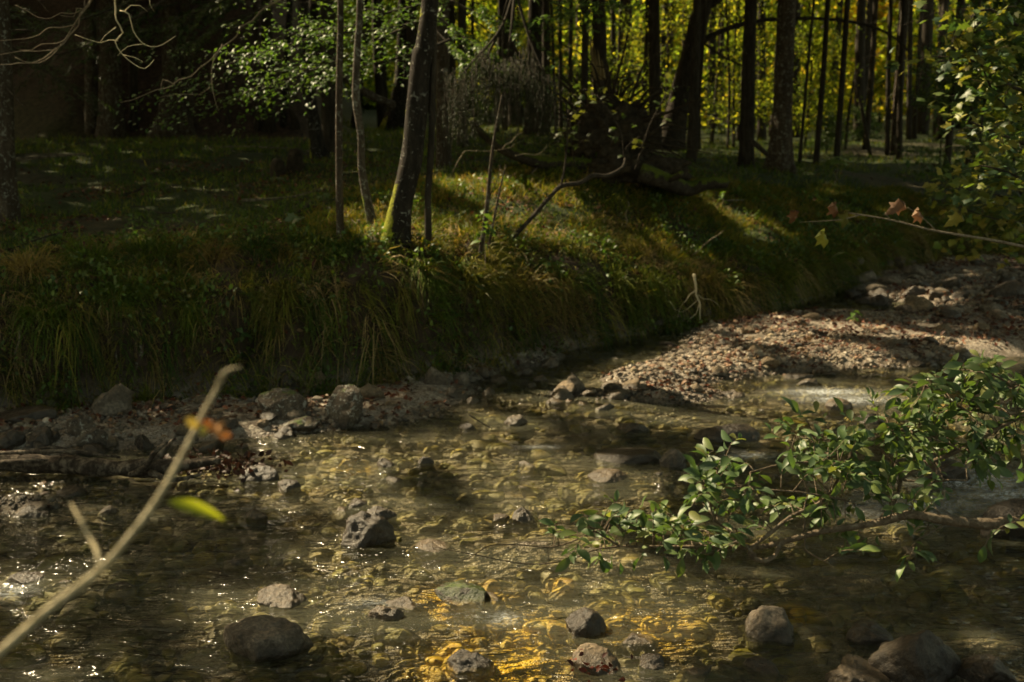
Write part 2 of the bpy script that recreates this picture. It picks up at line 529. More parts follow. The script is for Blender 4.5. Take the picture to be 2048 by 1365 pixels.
def mat_water():
    m, nt, ns, ln = newmat('water_mat')
    pos = world_pos(nt)
    at = nt.nodes.new('ShaderNodeVertexColor'); at.layer_name = 'Col'
    sc = nt.nodes.new('ShaderNodeSeparateColor'); ln.new(at.outputs[0], sc.inputs[0])   # R riffle, G foam
    st = scalev(nt, pos, (.5, 1.4, 1))
    a = noise(nt, st, 5.5, 2, .5, .8)
    b = noise(nt, st, 17, 1, .5, 1.0)
    c = noise(nt, scalev(nt, pos, (.7, 1.2, 1)), 42, 0, .5, .6)
    cl = math_(nt, 'MULTIPLY', sc.outputs[0], maprange(nt, noise(nt, st, 6.5, 2, .6), .50, .64, .02, 1.0))
    h = math_(nt, 'ADD', math_(nt, 'MULTIPLY', a, 1.3), math_(nt, 'MULTIPLY', b, math_(nt, 'ADD', .22, math_(nt, 'MULTIPLY', cl, 1.3))))
    h = math_(nt, 'ADD', h, math_(nt, 'MULTIPLY', c, math_(nt, 'ADD', .02, math_(nt, 'MULTIPLY', cl, .6))))
    nrm = bump(nt, h, 1.0, .085)
    tr = nt.nodes.new('ShaderNodeBsdfTransparent'); tr.inputs[0].default_value = (.96, .96, .89, 1)
    rf = nt.nodes.new('ShaderNodeBsdfRefraction'); rf.inputs['IOR'].default_value = 1.33; rf.inputs['Roughness'].default_value = 0.0
    rf.inputs[0].default_value = (.96, .96, .89, 1); ln.new(nrm, rf.inputs['Normal'])
    mt = nt.nodes.new('ShaderNodeMixShader'); mt.inputs[0].default_value = .10
    ln.new(tr.outputs[0], mt.inputs[1]); ln.new(rf.outputs[0], mt.inputs[2])
    df = nt.nodes.new('ShaderNodeBsdfDiffuse'); df.inputs[0].default_value = (.26, .26, .18, 1)
    mm = nt.nodes.new('ShaderNodeMixShader'); ln.new(maprange(nt, noise(nt, st, 1.3, 3), .36, .62, .02, .13), mm.inputs[0])
    ln.new(mt.outputs[0], mm.inputs[1]); ln.new(df.outputs[0], mm.inputs[2])
    gl = nt.nodes.new('ShaderNodeBsdfGlossy'); gl.inputs['Roughness'].default_value = .12; ln.new(nrm, gl.inputs['Normal'])
    fr = nt.nodes.new('ShaderNodeFresnel'); fr.inputs[0].default_value = 1.34; ln.new(nrm, fr.inputs[1])
    ms = nt.nodes.new('ShaderNodeMixShader'); ln.new(fr.outputs[0], ms.inputs[0]); ln.new(mm.outputs[0], ms.inputs[1]); ln.new(gl.outputs[0], ms.inputs[2])
    fo = nt.nodes.new('ShaderNodeBsdfDiffuse'); fo.inputs[0].default_value = (.62, .66, .68, 1)
    f = math_(nt, 'MULTIPLY', sc.outputs[1], maprange(nt, noise(nt, st, 45, 6, .8, 1.5), .45, .62))
    mf = nt.nodes.new('ShaderNodeMixShader'); ln.new(f, mf.inputs[0]); ln.new(ms.outputs[0], mf.inputs[1]); ln.new(fo.outputs[0], mf.inputs[2])
    out(nt, mf.outputs[0])
    return m


M_GROUND = mat_ground()
M_WATER = mat_water()
M_PEB = mat_stone('pebble_mat', True, scale=1.6)
GREYS = [(.25, (.055, .043, .03)), (.45, (.115, .093, .068)), (.62, (.19, .158, .12)), (.8, (.28, .24, .19))]
DARKS = [(.25, (.03, .024, .018)), (.5, (.085, .065, .045)), (.75, (.17, .14, .10))]
TANS = [(.25, (.08, .06, .035)), (.5, (.16, .12, .075)), (.75, (.28, .22, .15))]
M_ROCK = mat_stone('boulder_mat', False, GREYS)
M_ROCKL = mat_stone('lichen_boulder_mat', False, DARKS, lichen=1.0, moss=.55)
M_ROCKD = mat_stone('wet_dark_boulder_mat', False, DARKS, wet=(0.1, 0.3))
M_ROCKT = mat_stone('tan_boulder_mat', False, TANS)
M_ROCKM = mat_stone('mossy_boulder_mat', False, DARKS, moss=1.0)
BARKC = [(.25, (.010, .008, .006)), (.5, (.035, .028, .02)), (.75, (.085, .07, .052))]
BARKG = [(.25, (.022, .018, .013)), (.5, (.065, .052, .038)), (.75, (.14, .115, .085))]
M_BARK = mat_bark('dark_bark_mat', BARKC, .1)
M_BARKL = mat_bark('lichen_bark_mat', BARKG, .9, moss=.25, mossbase=2.3)
M_BARKM = mat_bark('mossy_bark_mat', [(.25, (.006, .005, .004)), (.5, (.020, .016, .012)), (.75, (.055, .045, .034))], .5, moss=.72, mossbase=2.2, mosscol=((.10, .12, .01), (.34, .34, .03)))
M_BARKT = mat_bark('brown_bark_mat', [(.25, (.018, .013, .008)), (.5, (.05, .037, .025)), (.75, (.11, .085, .06))], .7)
M_DEAD = mat_bark('dead_wood_mat', [(.25, (.035, .027, .02)), (.45, (.11, .085, .06)), (.7, (.30, .25, .19))], .2, vscale=1.0)
M_DRIFT = mat_bark('driftwood_mat', [(.3, (.012, .009, .007)), (.48, (.05, .038, .027)), (.66, (.22, .18, .135))], .0, vscale=1.0)
M_PALEW = mat_bark('pale_wood_mat', [(.25, (.12, .08, .035)), (.5, (.25, .18, .08)), (.75, (.42, .33, .18))], 0)
M_LOGM = mat_bark('mossy_log_mat', BARKC, .1, moss=.95, moss_dir=(0, -.15, 1), vscale=1.0, mosscol=((.03, .045, .006), (.11, .13, .015)))
M_ROOT = mat_bark('root_earth_mat', [(.25, (.010, .007, .005)), (.5, (.032, .024, .015)), (.75, (.085, .065, .04))], 0, vscale=1.0)
M_TWIG = mat_bark('twig_mat', [(.25, (.10, .075, .05)), (.5, (.24, .19, .13)), (.75, (.42, .36, .26))], .2, vscale=1, sc=4)
M_TWIGF = mat_bark('pale_twig_mat', [(.25, (.42, .33, .18)), (.5, (.62, .53, .34)), (.75, (.75, .67, .48))], .2, vscale=1, sc=5)
M_GRASS = mat_leaf('grass_mat', trans=.4, rough=.55, spec=.25, tint=(1.2, 1.25, .5))
M_LEAF = mat_leaf('leaf_mat', trans=.36, rough=.48, spec=.45)
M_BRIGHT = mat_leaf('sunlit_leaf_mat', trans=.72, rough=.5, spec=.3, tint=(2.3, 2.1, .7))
M_YLEAF = mat_leaf('yellow_leaf_mat', trans=.5, rough=.5, spec=.3, tint=(1.2, 1.15, .4))
M_CANOPY = mat_leaf('crown_leaf_mat', trans=.18, rough=.6, spec=.2)
M_DRY = mat_leaf('fallen_leaf_mat', trans=.15, rough=.6, spec=.25, tint=(1.3, .9, .6))

# ------------------------------------------------------------------ ground
def axis(segs):
    a = []
    for lo, hi, st in segs:
        a.append(np.arange(lo, hi, st))
    return np.concatenate(a)


def grid(xs, ys):
    X, Y = np.meshgrid(xs, ys)
    nx, ny = len(xs), len(ys)
    i = np.arange(ny - 1)[:, None] * nx; j = np.arange(nx - 1)[None]
    Fq = np.stack([i + j, i + j + 1, i + nx + j + 1, i + nx + j], -1).reshape(-1, 4)
    return X.ravel(), Y.ravel(), Fq


xs = axis([(-160, -60, 4), (-60, -20, 1.0), (-20, -7, .25), (-7, 9.5, .045), (9.5, 22, .25), (22, 60, 1), (60, 161, 4)])
ys = axis([(-40, -4, 2), (-4, 3.2, .2), (3.2, 19, .045), (19, 40, .2), (40, 110, 1.0), (110, 181, 4)])
X, Y, Fq = grid(xs, ys)
Z = H(X, Y)
zone = np.zeros((len(X), 3))
dd = Y - yfoot(X) + 0.16 * fbm(X * 0.9, 0 * X, s=21) + 0.12 * fbm(X * 3.1, 0 * X, s=22)
wid = np.interp(X, PX, WID)
zone[:, 0] = 1 - ss(-.05, .18, dd)
zone[:, 0] *= ss(2.2, 3.0, Y)
zone[:, 1] = ss(.75, 1.15, dd / wid + .3 * fbm(X * 2, Y * 2, s=71)) * (1 - .0 * dd)
hill = ss(-0.12, -0.20, X / np.maximum(Y, 1)) * ss(26, 31, Y + 3 * fbm(X * .3, Y * .3, s=72))
zone[:, 2] = np.maximum(hill, ss(.15, .45, fbm(X * .5, Y * .5, s=73)) * .6 * (dd > 0.5))
g = mk('ground', np.stack([X, Y, Z], 1), Fq, M_GROUND, col=zone)
tag(g, 'forest floor, stream bank and gravelly stream bed', 'ground', kind='structure')

# ------------------------------------------------------------------ water
FOAM = [(1650, 785, .35, .12, 1), (1700, 800, .4, .12, .8), (1500, 912, .16, .08, 1.), (1960, 960, .35, .25, 1.), (2030, 990, .4, .2, 1.), (1850, 1010, .5, .2, .6),
        (1080, 895, .12, .04, .5), (760, 1205, .16, .05, .3), (1010, 1235, .08, .06, .5), (20, 1185, .10, .08, .8), (1900, 1040, .3, .1, .5)]
wx = axis([(-14, -6, .25), (-6, 9, .04), (9, 18, .2)])
wy = axis([(0, 3.6, .2), (3.6, 15, .035), (15, 26, .12)])
X, Y, Fq = grid(wx, wy)
rif = np.clip(.06 + .8 * fbm(X * .9, Y * 1.2, s=81), 0, 1)
fo = np.zeros_like(X)
for a, b, rx, ry, k in FOAM:
    p = G(a, b)
    e = k * np.exp(-(((X - p[0]) / rx) ** 2 + ((Y - p[1]) / ry) ** 2))
    fo = np.maximum(fo, e); rif = np.maximum(rif, np.clip(2 * e, 0, 1))
for a, b, r in [(900, 1230, .9), (1150, 1180, .8), (980, 1320, .5), (750, 1000, .5), (1350, 850, .6), (700, 930, .4), (1900, 1100, .8), (1700, 830, .8), (60, 1190, .3)]:
    p = G(a, b); rif = np.maximum(rif, 1.1 * np.exp(-(((X - p[0]) / r) ** 2 + ((Y - p[1]) / (r * .6)) ** 2)))
wz = .007 * fbm(X * 1.6, Y * 2.6, s=82, o=3) + rif * .012 * fbm(X * 5, Y * 9, s=83, o=4) + fo * .02 * (fbm(X * 9, Y * 12, s=84) + .3)
ht = H(X, Y)
keep = (ht < 0.06)
keepF = keep[Fq].any(1)
used = np.zeros(len(X), bool); used[Fq[keepF].ravel()] = True
idx = np.cumsum(used) - 1
water = mk('water', np.stack([X, Y, wz], 1)[used], idx[Fq[keepF]], M_WATER, col=np.stack([rif, fo, 0 * fo], 1)[used])
tag(water, 'clear shallow stream water running over stones', 'water', kind='structure')

# ------------------------------------------------------------------ pebbles (stuff)
def scatter_pebbles(name, pts, sizes, lv, cols, mat, sink=.25, flat=(.45, .8), seed=1, smooth=True, ceil=None):
    rs = np.random.RandomState(seed)
    V0, F0 = ico(lv)
    n = len(pts)
    var = []
    for k in range(10):
        v = V0 * (1 + (.22 * fbm(V0[:, 0] * 1.3 + 9 * k, V0[:, 1] * 1.3, V0[:, 2] * 1.3 + 5 * k, s=k, o=2)))[:, None]
        for q in range(5):
            nn = rs.normal(size=3); nn /= np.linalg.norm(nn); d = rs.uniform(.55, .8)
            v = v - nn[None] * (np.maximum(0, v @ nn - d) * .75)[:, None]
        var.append(v)
    var = np.array(var)
    V = var[rs.randint(0, 10, n)]
    S = np.stack([sizes * rs.uniform(.75, 1.3, n), sizes * rs.uniform(.6, 1.0, n), sizes * rs.uniform(flat[0], flat[1], n)], 1) * .5
    V = V * S[:, None, :]
    a = rs.rand(n) * 6.28; ca, sa = np.cos(a)[:, None], np.sin(a)[:, None]
    tl = rs.uniform(-.35, .35, n)[:, None]
    x, y, z = V[..., 0], V[..., 1], V[..., 2]
    z, x = z * np.cos(tl) + x * np.sin(tl), x * np.cos(tl) - z * np.sin(tl)
    V = np.stack([x * ca - y * sa, x * sa + y * ca, z], -1)
    V += pts[:, None, :]; V[..., 2] += (S[:, 2] * (1 - 2 * sink))[:, None]
    if ceil is not None: V[..., 2] -= np.maximum(0, V[..., 2].max(1) - ceil - .012 * rs.normal(size=n))[:, None]
    Fc = (F0[None] + (np.arange(n) * len(V0))[:, None, None]).reshape(-1, 3)
    C = np.repeat(cols, len(V0), axis=0)
    return mk(name, V.reshape(-1, 3), Fc, mat, col=C, smooth=smooth)


def stone_cols(n, rs):
    pal = np.array([(.46, .40, .33), (.36, .31, .25), (.28, .23, .18), (.52, .48, .42), (.34, .22, .15), (.22, .2, .18), (.4, .34, .24), (.16, .12, .09)])
    c = pal[rs.choice(len(pal), n, p=[.16, .2, .2, .06, .12, .1, .09, .07])]
    return c * rs.uniform(.4, .92, (n, 1)) * [1.0, .95, .87]


rs = np.random.RandomState(11)
def rand_bed(n, x0, x1, y0, y1, zmin, zmax, rs):
    x = rs.uniform(x0, x1, n); y = rs.uniform(y0, y1, n)
    z = H(x, y); d = y - yfoot(x)
    k = (z > zmin) & (z < zmax) & (d < .04 - .16 * fbm(x * 0.9, 0 * x, s=21) - .12 * fbm(x * 3.1, 0 * x, s=22))
    a = np.abs(x) < (y * .5 + 1.0)      # what the stream bend shows
    k &= a
    return np.stack([x, y, z], 1)[k]


P = rand_bed(120000, -6, 10, 6.5, 19, -.05, .3, rs)
P = P[:44000]
P = P[fbm(P[:, 0] * 1.6, P[:, 1] * 2.4, s=121) > -.13]
sz = (rs.gamma(1.5, .011, len(P)) + .012) * (1 + .8 * fbm(P[:, 0] * 1.1, P[:, 1] * 2, s=122)) + .0012 * P[:, 1]
scatter_pebbles('gravel', P, np.clip(sz, .014, .13), 1, stone_cols(len(P), rs) * (1.0 + .75 * fbm(P[:, 0] * 1.3, P[:, 1] * 2.2, s=123))[:, None], M_PEB, seed=3, smooth=False)
tag(bpy.data.objects['gravel'], 'loose pale brown gravel and pebbles on the bars beside the stream', 'gravel', kind='stuff')
P = rand_bed(16000, -6, 9, 3.3, 18, -.3, .0, rs)[:8500]
sz = np.clip(rs.gamma(2.2, .036, len(P)) + .03, .03, .24)
c = stone_cols(len(P), rs) * rs.uniform(.45, 1.1, (len(P), 1))
P[:700, 2] += .0; sz[:260] = rs.uniform(.13, .24, 260)
scatter_pebbles('submerged_stones', P, sz, 3, c, M_PEB, sink=.36, flat=(.32, .6), seed=5, ceil=-.034)
o = bpy.data.objects['submerged_stones']; o.name = 'stream_bed_gravel'
tag(o, 'olive and tan stones lying under the clear shallow water', 'submerged stones', kind='stuff')

# ------------------------------------------------------------------ boulders, one by one
def boulder(px, py, w, h, mat, label, cat='boulder', dz=0.0, seed=None, name='boulder', ang=.75, rot=None, depth=None, lv=5, group=None, aspect=1.0):
    """px,py: photo pixel of the stone's foot (where it meets the water or ground); w,h: its pixel width and height"""
    b = T(px, py) if depth is None else D(px, py, depth)
    Y = b[1]
    sx = w * pix_m(Y) * .5; szz = h * pix_m(Y) * 1.0 * .62
    seed = seed or int(px * 7 + py)
    V, Fc = rock_verts(lv, sx, sx * .8 * aspect, szz, seed, ang)
    V = rotz(V, (random.random() - .5) * .6 if rot is None else rot)
    c = np.array([b[0], b[1] + sx * .55, max(b[2], -.03) + szz * .22 + dz])
    o = mk(name, V, Fc, mat, loc=c)
    tag(o, label, cat, group)
    return o


BL = [
    (530, 1352, 170, 120, M_ROCK, 'large pale rounded boulder standing in the near water, left of centre at the bottom'),
    (1545, 1318, 130, 90, M_ROCK, 'smooth pale grey boulder with a dark wet foot, in the near water on the right'),
    (1850, 1375, 210, 115, M_ROCKD, 'big dark brown angular boulder in the bottom right corner of the stream'),
    (1985, 1380, 150, 80, M_ROCKD, 'dark wet boulder right of the big angular boulder in the bottom right corner'),
    (1740, 1300, 110, 55, M_ROCKD, 'low dark wet rock left above the big angular boulder at bottom right'),
    (1720, 1385, 130, 55, M_ROCKT, 'low brown rock at the bottom edge, left of the big angular boulder'),
    (720, 1120, 125, 90, M_ROCKD, 'dark rugged wet boulder in mid stream, with sparkling water behind it'),
    (760, 1060, 60, 40, M_ROCKD, 'small black glistening rock just behind the dark rugged mid stream boulder'),
    (930, 1235, 130, 62, M_ROCKM, 'moss topped flat rock washed over by the sparkling water at bottom centre'),
    (1165, 1300, 90, 70, M_ROCKD, 'dark pointed rock leaning left in the gold sunlit water at bottom'),
    (1190, 1375, 130, 70, M_ROCKT, 'brown rock with a heap of red dead leaves on it at the bottom edge'),
    (940, 1372, 110, 52, M_ROCKD, 'dark brown rock at the bottom edge left of the gold sunlit bed'),
    (560, 1238, 105, 45, M_ROCKT, 'wet ochre rock barely breaking the water above the large pale boulder'),
    (770, 1275, 75, 40, M_ROCKT, 'small yellow brown rock left of the moss topped flat rock'),
    (510, 985, 85, 52, M_ROCKD, 'rounded dark grey boulder in the water right of the driftwood log'),
    (575, 1000, 50, 28, M_ROCKD, 'small flat stone touching the right side of the rounded dark grey boulder'),
    (1050, 1065, 52, 42, M_ROCK, 'small round pale stone left of the green leafy branch tip'),
    (1000, 1062, 44, 22, M_ROCKT, 'low brown stone left of the small round pale stone'),
    (1345, 945, 52, 58, M_ROCK, 'upright egg shaped pale stone beside a flat brown rock in mid stream'),
    (1265, 945, 140, 42, M_ROCKD, 'long flat reddish brown rock left of the egg shaped pale stone'),
    (1460, 900, 120, 46, M_ROCKD, 'wide dark brown rock above the sunlit leaves of the green branch'),
    (1265, 888, 72, 34, M_ROCKD, 'brown rounded rock in mid stream behind the flat reddish rock'),
    (1680, 835, 60, 40, M_ROCKT, 'pale leaning rock with a dead leaf on it below the gravel bar'),
    (1750, 868, 60, 36, M_ROCKD, 'dark brown wet stone at the upper edge of the green leafy branch'),
    (690, 858, 92, 108, M_ROCKL, 'tall white flecked mossy boulder standing at the edge of the far bank'),
    (555, 838, 100, 66, M_ROCKL, 'dark boulder speckled with white lichen left of the tall mossy boulder'),
    (598, 860, 80, 34, M_ROCKL, 'low white flecked stone in front of the speckled boulder'),
    (208, 832, 92, 68, M_ROCK, 'angular pale grey boulder below the grass on the left bank'),
    (158, 880, 66, 60, M_ROCKL, 'bluish dark boulder left below the angular pale grey boulder'),
    (45, 845, 110, 36, M_ROCKD, 'flat dark slab under the grass near the left edge'),
    (75, 895, 64, 44, M_ROCKD, 'dark brown boulder beside the bluish one at the left'),
    (15, 900, 60, 56, M_ROCKD, 'dark boulder at the very left edge behind the driftwood log'),
    (180, 905, 70, 50, M_ROCKL, 'dark white flecked stone right below the bluish boulder'),
    (285, 905, 44, 40, M_ROCKD, 'dark rounded stone on the gravel above the driftwood log'),
    (570, 785, 76, 44, M_ROCKD, 'smooth dark boulder half under the overhanging bank'),
    (632, 780, 42, 48, M_ROCKT, 'upright brown stone right of the smooth dark boulder under the bank'),
    (740, 800, 60, 40, M_ROCKT, 'brown stone behind the tall mossy boulder'),
    (872, 770, 56, 44, M_ROCK, 'pale grey egg shaped boulder at the foot of the central bank'),
    (918, 770, 34, 38, M_ROCK, 'small squarish stone right of the pale egg shaped boulder'),
    (1000, 780, 42, 30, M_ROCKT, 'low tan stone in the row of cobbles at the far water edge'),
    (1050, 765, 34, 34, M_ROCK, 'upright grey cobble in the row at the far water edge'),
    (1078, 782, 32, 26, M_ROCKT, 'small tan cobble at the right end of the row of cobbles'),
    (1152, 785, 52, 42, M_ROCK, 'pointed grey rock standing between the far water edge and the gravel bar'),
    (1125, 800, 56, 30, M_ROCKD, 'dark wet rock in front of the pointed grey rock'),
    (1030, 870, 56, 32, M_ROCK, 'pale pointed stone glinting in the middle of the stream'),
    (935, 880, 40, 26, M_ROCKD, 'small dark stone left of the pale pointed glinting stone'),
    (850, 945, 38, 26, M_ROCKD, 'small black stone right of the golden patch of water'),
    (768, 950, 40, 36, M_ROCK, 'grey wet stone in the golden sunlit patch of water'),
    (1845, 625, 64, 50, M_ROCKT, 'large rounded ochre boulder on the gravel far up the stream'),
    (1765, 622, 48, 28, M_ROCKD, 'dark stone just left of the large ochre boulder'),
    (1912, 632, 46, 24, M_ROCK, 'flat grey stone right of the large ochre boulder'),
    (1985, 630, 52, 32, M_ROCK, 'grey cobble among the stones near the right edge upstream'),
    (2030, 600, 70, 40, M_ROCKD, 'dark boulder at the right edge upstream under the maple'),
    (1905, 578, 60, 28, M_ROCKD, 'low dark rock behind the large ochre boulder'),
    (1500, 668, 28, 18, M_ROCKT, 'small sunlit tan stone at the far tip of the gravel bar'),
    (1625, 642, 36, 22, M_ROCKT, 'small brown stone on the crest of the gravel bar'),
    (1595, 775, 60, 24, M_ROCKD, 'flat dark stone at the lower right rim of the gravel bar'),
    (1620, 792, 44, 22, M_ROCK, 'grey stone below the flat dark stone at the rim of the gravel bar'),
    (2040, 1110, 150, 105, M_ROCKD, 'large black wet boulder at the right edge under the green branch'),
    (1900, 985, 110, 48, M_ROCKD, 'dark purplish rock in the small cascade at the right'),
    (1240, 800, 54, 20, M_ROCKT, 'low rock with red leaves between the pointed rock and the gravel bar'),
    (510, 1062, 60, 36, M_ROCKT, 'small mossy yellow rock breaking the water near the yellow leaf'),
    (1210, 985, 90, 30, M_ROCKT, 'flat olive rock just under the surface below the egg shaped stone'),
    (860, 1130, 90, 32, M_ROCKT, 'flat pinkish brown rock carrying a red leaf left of the bright shoal'),
    (1300, 1365, 70, 40, M_ROCKD, 'small dark rock at the bottom edge between the pale boulder and the leafy rock'),
    (60, 1045, 70, 32, M_ROCKD, 'dark wet stone below the driftwood log at the left edge'),
    (215, 1045, 46, 28, M_ROCKT, 'small brown stone right of the forked foreground twig'),
    (60, 1200, 90, 34, M_ROCKD, 'low glistening stone in the near water at the left edge'),
]
for r in BL:
    big = r[2] > 80
    boulder(*r, lv=5 if r[2] > 40 else 4, name='boulder' if big else 'rock', cat='boulder' if big else 'rock')

# cobbles: countable smaller stones, in three look-alike groups
def cobbles(n, area, label, group, mats, s0, s1, seed):
    rs = np.random.RandomState(seed)
    protos = []
    for k in range(6):
        V, Fc = rock_verts(4, 1, rs.uniform(.7, .95), rs.uniform(.5, .75), seed * 13 + k, .8)
        protos.append([None, V, Fc])
    done = 0
    while done < n:
        px, py = rs.uniform(area[0], area[2]), rs.uniform(area[1], area[3])
        p = T(px, py)
        if p[2] > .35 or p[2] < -.13: continue
        k = rs.randint(6)
        key = (k, rs.randint(len(mats)))
        if protos[k][0] is None:
            o = mk('cobble', protos[k][1], protos[k][2], mats[key[1]])
            protos[k][0] = o
        else:
            o = protos[k][0].copy(); COL.objects.link(o)
        s = rs.uniform(s0, s1)
        o.location = (p[0], p[1], min(p[2] + s * .2, max(p[2], 0) + s * .1)); o.scale = (s, s, s); o.rotation_euler = (rs.uniform(-.3, .3), rs.uniform(-.3, .3), rs.uniform(0, 6.28))
        tag(o, label, 'cobble', group)
        done += 1


cobbles(34, (880, 730, 1240, 830), 'rounded grey or tan cobble among the row at the far water edge', 'cobbles at the far water edge', [M_ROCK, M_ROCKT], .05, .11, 101)
cobbles(44, (1180, 640, 2048, 800), 'angular brownish cobble lying on the long gravel bar', 'cobbles on the gravel bar', [M_ROCK, M_ROCKT, M_ROCKD], .05, .12, 102)
cobbles(50, (1640, 520, 2048, 640), 'small dim cobble far up the stream near the maple', 'cobbles upstream on the right', [M_ROCK, M_ROCKD], .08, .18, 103)
cobbles(40, (0, 800, 900, 920), 'dim rounded cobble on the shaded gravel below the left bank', 'cobbles below the left bank', [M_ROCK, M_ROCKD, M_ROCKT], .04, .10, 104)
cobbles(95, (0, 900, 2048, 1365), 'wet brown cobble washed by the near stream', 'cobbles in the near stream', [M_ROCKD, M_ROCKD, M_ROCKT], .05, .12, 105)

# ------------------------------------------------------------------ leaves
def leaf_shape(n=5, kind='oval'):
    """quads of one leaf, length 1 along +X, folded along the midrib; local normal +Z"""
    t = np.linspace(0, 1, n)
    if kind == 'oval': w = .28 * np.sin(np.pi * t ** .8) ** .8
    elif kind == 'obov': w = .215 * np.sin(np.pi * t ** 1.15) ** .8
    elif kind == 'dia': w = .32 * np.sin(np.pi * t)
    w[0] = .012; w[-1] = .004
    z = .06 * np.sin(np.pi * t) - .14 * t * t
    V = []
    for i in range(n):
        V += [(t[i], -w[i], z[i] + w[i] * .35), (t[i], 0, z[i]), (t[i], w[i], z[i] + w[i] * .35)]
    Fc = []
    for i in range(n - 1):
        a = i * 3
        Fc += [(a, a + 3, a + 4, a + 1), (a + 1, a + 4, a + 5, a + 2)]
    return np.array(V, float), np.array(Fc)


MAPLE = [(0, 0), (.16, -.10), (.1, -.42), (.34, -.33), (.52, -.52), (.56, -.26), (.72, -.22), (1.0, 0), (.72, .22), (.56, .26), (.52, .52), (.34, .33), (.1, .42), (.16, .10)]
def maple_shape():
    V = [(x, y, -.12 * x * x - .12 * abs(y) + .04 * math.sin(9 * x + 7 * y)) for x, y in MAPLE]
    V.append((.42, 0, .06))
    c = len(MAPLE)
    Fc = []
    n = len(MAPLE)
    for i in range(0, n, 2):
        Fc.append((c, i, (i + 1) % n, (i + 2) % n))
    return np.array(V), np.array(Fc)


MS = maple_shape()
CURL = (MS[0] * [1, .8, 1] + np.stack([0 * MS[0][:, 0], 0 * MS[0][:, 0], -.9 * MS[0][:, 1] ** 2 - .5 * MS[0][:, 0] ** 2 + .12 * np.sin(MS[0][:, 0] * 11)], 1), MS[1])


def place(shape, pos, dirs, nrm, size, cols):
    """copies of a leaf shape: dirs = length axis, nrm = approximate normal"""
    V0, F0 = shape
    d = dirs / (np.linalg.norm(dirs, axis=1)[:, None] + 1e-9)
    s = np.cross(nrm, d); s /= np.linalg.norm(s, axis=1)[:, None] + 1e-9
    u = np.cross(d, s)
    n = len(pos)
    V = (V0[None, :, 0, None] * d[:, None] + V0[None, :, 1, None] * s[:, None] + V0[None, :, 2, None] * u[:, None]) * size[:, None, None] + pos[:, None]
    Fc = (F0[None] + (np.arange(n) * len(V0))[:, None, None]).reshape(-1, F0.shape[1])
    return V.reshape(-1, 3), Fc, np.repeat(cols, len(V0), axis=0)


def rdir(n, rs, up=0.0):
    v = rs.normal(size=(n, 3)); v[:, 2] += up
    return v / np.linalg.norm(v, axis=1)[:, None]


OVAL, OBOV, DIA, MAP = leaf_shape(4, 'oval'), leaf_shape(6, 'obov'), leaf_shape(3, 'dia'), maple_shape()
QUAD = (np.array([(-.5, -.5, 0), (.5, -.45, .06), (.6, .4, -.05), (-.45, .5, .04)]), np.array([(0, 1, 2, 3)]))

# ------------------------------------------------------------------ sun and what it reaches
AZ, EL = math.radians(-57), math.radians(43)
S = np.array([math.sin(AZ) * math.cos(EL), math.cos(AZ) * math.cos(EL), math.sin(EL)])
LIT = []     # (point, radius): sun gaps carved through the crowns toward chosen spots
def lit(px, py, r, Y=None, z=None):
    p = T(px, py) if Y is None else D(px, py, Y)
    LIT.append((p, r))
def litline(a, b, r, n, Y=None):
    for k in range(n):
        t = k / (n - 1)
        lit(a[0] + (b[0] - a[0]) * t, a[1] + (b[1] - a[1]) * t, r, Y)

litline((770, 440), (800, 470), .28, 2); lit(840, 510, .16)
litline((950, 365), (1030, 420), .36, 4); lit(1060, 440, .26); litline((1085, 425), (1190, 510), .22, 5)
litline((1215, 470), (1405, 565), .36, 7); lit(900, 545, .2); lit(1050, 585, .22); lit(870, 480, .2); lit(1290, 525, .2); lit(1490, 465, .10); lit(1395, 575, .3); litline((1190, 440), (1220, 470), .1, 2)
litline((1000, 530), (1080, 600), .10, 3)
litline((1180, 765), (1420, 735), .42, 5); litline((1230, 790), (1330, 785), .32, 3); lit(1380, 700, .35)
litline((1560, 680), (1720, 720), .20, 4); litline((1480, 655), (1560, 650), .18, 3); litline((1680, 655), (1790, 665), .17, 3); lit(1450, 765, .3)
lit(1840, 600, .3); lit(1950, 690, .2); litline((1300, 650), (1400, 690), .12, 3)
litline((1290, 830), (1460, 850), .30, 4); litline((1560, 820), (1640, 850), .25, 2); litline((1080, 800), (1130, 805), .18, 2); lit(1780, 800, .3); lit(1900, 850, .3)
litline((650, 920), (760, 935), .18, 3); litline((540, 985), (720, 1000), .12, 4); lit(1240, 1000, .17); litline((980, 930), (1180, 960), .16, 4); litline((1020, 990), (1130, 1000), .12, 2); lit(900, 905, .1); lit(1030, 865, .14)
litline((990, 1090), (1110, 1080), .24, 3); lit(840, 1120, .13)
litline((860, 1190), (1010, 1200), .22, 4); litline((900, 1280), (1060, 1345), .30, 5); litline((1120, 1170), (1290, 1210), .22, 4); lit(1250, 1270, .22); lit(1330, 1240, .18)
lit(760, 1200, .16); litline((860, 1240), (850, 1300), .12, 2); lit(1130, 1260, .16); lit(700, 1130, .10); lit(600, 1220, .1); lit(1180, 1340, .22); lit(780, 1040, .12); lit(520, 1270, .13)
lit(60, 1190, .1); lit(420, 980, .1)
